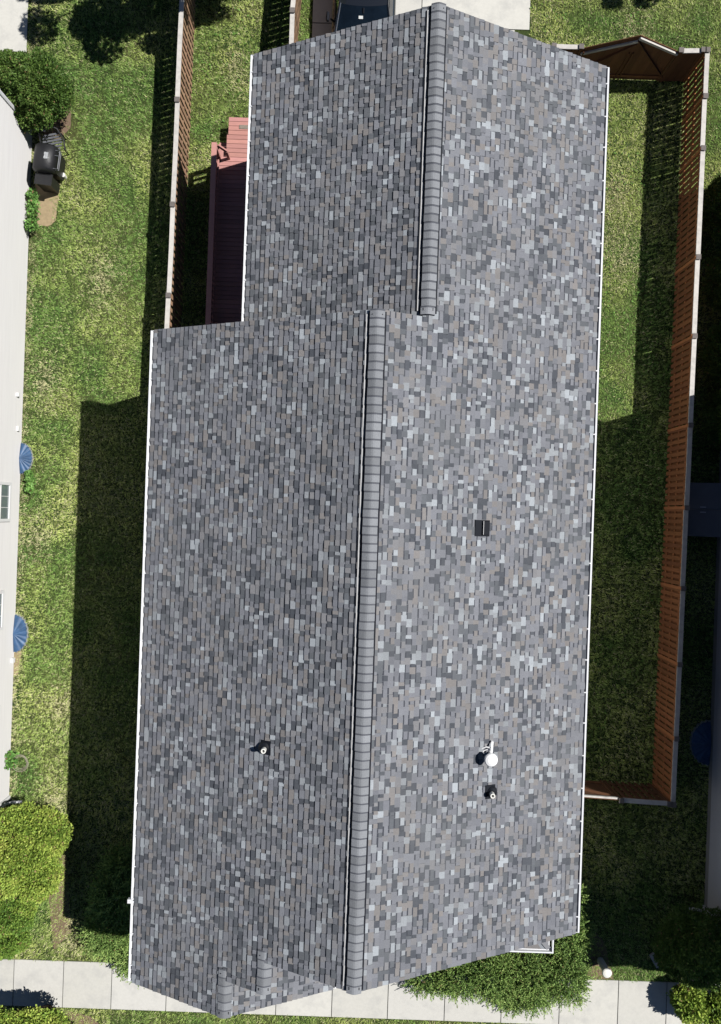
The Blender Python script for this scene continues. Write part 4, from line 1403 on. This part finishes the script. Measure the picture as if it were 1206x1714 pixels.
# ------------------------------------------------------------------ car
def car():
    cu_, front = -.44, 13.45
    t = thing('parked_car', 'dark car parked nose in on the driveway behind the grey roof', 'car', (cu_, front + 2.3, 0))
    # lower body loft along y (front = -2.3)
    st = [(-2.30, .74, .30, .60), (-2.18, .86, .22, .72), (-1.8, .92, .2, .82), (-1.2, .93, .2, .92), (-.95, .93, .2, .97), (0, .93, .2, .99), (1.2, .93, .2, 1.0), (1.9, .91, .2, .98), (2.2, .86, .24, .9), (2.3, .78, .32, .75)]
    mb = MB(); rings = []
    for y, w, z0, z1 in st:
        w *= 1.07
        rings.append([(-w * .9, y, z0), (-w, y, z0 + .12), (-w, y, z0 + (z1 - z0) * .6), (-w * .96, y, z1 - .06), (-w * .82, y, z1 - .005), (-w * .4, y, z1 + .015), (0, y, z1 + .025),
                      (w * .4, y, z1 + .015), (w * .82, y, z1 - .005), (w * .96, y, z1 - .06), (w, y, z0 + (z1 - z0) * .6), (w, y, z0 + .12), (w * .9, y, z0)])
    for a, b in zip(rings[:-1], rings[1:]):
        for k in range(12):
            mb.face([a[k], b[k], b[k + 1], a[k + 1]])
        mb.face([a[12], b[12], b[0], a[0]])
    mb.face(rings[0]); mb.face(rings[-1][::-1])
    mb.build('body', M['car_paint'], t, smooth=True, merge=True)
    # cabin: windscreen from y=-1.15 (z .98) to y=-.38 (z 1.42)
    mb = MB(); seg = 8
    def wp(s, tt):
        x = (-1 + 2 * s) * (.86 * (1 - tt) + .72 * tt)
        y = -1.15 + .77 * tt - .13 * (1 - (2 * s - 1) ** 2) * (1 - .4 * tt)
        return (x, y, .99 + .44 * tt + .02 * (1 - (2 * s - 1) ** 2))
    for i in range(seg):
        for j in range(4):
            mb.face([wp(i / seg, j / 4), wp((i + 1) / seg, j / 4), wp((i + 1) / seg, (j + 1) / 4), wp(i / seg, (j + 1) / 4)])
    mb.build('windscreen', M['car_glass'], t, smooth=True, merge=True)
    mb = MB()
    def rp(s, tt):
        x = (-1 + 2 * s) * (.72 + .02 * math.sin(tt * 3.14))
        y = -.38 + 1.35 * tt - .08 * (1 - (2 * s - 1) ** 2) * (1 - tt)
        return (x, y, 1.432 + .045 * math.sin(tt * 2.6) + .02 * (1 - (2 * s - 1) ** 2))
    for i in range(8):
        for j in range(6):
            mb.face([rp(i / 8, j / 6), rp((i + 1) / 8, j / 6), rp((i + 1) / 8, (j + 1) / 6), rp(i / 8, (j + 1) / 6)])
    mb.build('car_roof', M['car_paint'], t, smooth=True, merge=True)
    mb = MB()
    for s in (-1, 1):
        mb.face([(s * .90, -1.05, .985), (s * .90, 1.55, 1.0), (s * .74, .98, 1.44), (s * .74, -.36, 1.43)])
    mb.face([(-.8, 1.75, 1.0), (.8, 1.75, 1.0), (.72, .98, 1.445), (-.72, .98, 1.445)])
    mb.build('side_window', M['car_glass'], t)
    mb = MB()
    for s in (-1, 1):
        mb = MB()
        mb.tube([(s * .89, -1.14, .995), (s * .81, -.75, 1.23), (s * .73, -.37, 1.435)], .028, 6)
        mb.tube([(s * .73, -.37, 1.435), (s * .75, .3, 1.47), (s * .73, .98, 1.44), (s * .82, 1.7, 1.01)], .025, 6)
        mb.build('pillar', M['car_paint'], t)
    mb = MB()
    mb.tube([(-.845, -1.12, 1.025), (-.77, -.76, 1.255), (-.695, -.38, 1.455)], .018, 6)
    mb.build('windscreen_trim', M['chrome'], t)
    mb = MB(); mb.tube([(.0, -.50, 1.44), (0, -.62, 1.36)], .03, 8); mb.build('rear_view_mirror', M['black_plastic'], t)
    mb = MB(); mb.bar((-.14, -.72, 1.325), (-.01, -.72, 1.325), .08, .008, (0, -.5, .87)); mb.build('sticker', M['sticker'], t)
    for s in (-1, 1):
        mb = MB()
        mb.tube([(s * .86, -.7, 1.0), (s * 1.02, -.6, 1.03)], .03, 7)
        mb.lathe([(0, -.12), (.07, -.1), (.1, 0), (.07, .1), (0, .12)], (s * 1.10, -.56, 1.04), 12, Matrix(((.6, 0, 0), (0, 0, 1.3), (0, .9, 0))))
        mb.build('wing_mirror', M['black_plastic'], t, smooth=True)
        mb = MB(); mb.bar((s * .55, -2.27, .58), (s * .84, -2.12, .62), .12, .1, (0, 0, 1)); mb.build('headlight', M['lamp_glass'], t)
        mb = MB(); mb.bar((s * .5, 2.28, .75), (s * .84, 2.2, .78), .1, .1, (0, 0, 1)); mb.build('tail_light', M['red'], t)
        for y in (-1.45, 1.4):
            mb = MB()
            mb.lathe([(0, -.09), (.24, -.1), (.31, -.08), (.32, 0), (.31, .08), (.24, .1), (0, .09)], (s * .84, y, .32), 24, Matrix(((0, 0, 1), (0, 1, 0), (-1, 0, 0))))
            w = mb.build('wheel', M['tyre'], t)
            mb = MB(); mb.lathe([(0, s * .105), (.2, s * .105), (.22, s * .09)], (s * .84, y, .32), 20, Matrix(((0, 0, 1), (0, 1, 0), (-1, 0, 0)))); mb.build('rim', M['chrome'], w)


car()

# ------------------------------------------------------------------ small things
c = P(1004, 1607)
t = thing('bollard', 'white round topped post standing in the grass at the edge of the walk', 'post', (c[0], c[1], 0))
mb = MB(); mb.lathe([(.11, 0), (.11, .62), (.10, .66)], (0, 0, 0), 24); mb.build('shaft', M['white_paint'], t)
mb = MB(); mb.lathe([(.12, .66), (.15, .68), (.15, .72), (.13, .745), (.07, .765), (0, .77)], (0, 0, 0), 28); mb.build('cap', M['pvc'], t)
mb = MB()
mb.hexa([(-.16, -.3, 0), (.16, -.3, 0), (.12, .3, 0), (-.12, .3, 0), (-.16, -.3, .06), (.16, -.3, .06), (.12, .3, .12), (-.12, .3, .12)])
mb.box(-.12, .12, -.24, .22, .121, .123)
c = P(1096, 1606)
ob = mb.build('splash_block', material('pale_concrete_block', (.5, .5, .5), .9, var=.1), None, (c[0], c[1], 0))
ob.rotation_euler = (0, 0, R(35))
ob.scale = (.7, .8, .8)
tag(ob, 'pale concrete splash block in the shade left of the dark corner shrub', 'splash block')
# steel bulkhead against the right house
t0_ = thing('cellar_bulkhead', 'dark steel cellar bulkhead in the shade against the right hand house', 'bulkhead', (10.9, .45, 0))
mb = MB()
mb.hexa([(-.55, -.85, 0), (.54, -.85, 0), (.54, .85, 0), (-.55, .85, 0), (-.55, -.85, .22), (.54, -.85, .75), (.54, .85, .75), (-.55, .85, .22)])
mb.build('frame', M['foundation'], t0_)
for s in (-1, 1):
    mb = MB()
    y0_, y1_ = sorted((s * .01, s * .84))
    mb.hexa([(-.56, y0_, .23), (.53, y0_, .76), (.53, y1_, .76), (-.56, y1_, .23), (-.56, y0_, .26), (.53, y0_, .79), (.53, y1_, .79), (-.56, y1_, .26)])
    dd = mb.build('door', M['bulkhead'], t0_)
    mb = MB(); mb.bar((-.2, s * .08, .44), (-.05, s * .08, .51), .03, .03); mb.build('handle', M['galv'], dd)
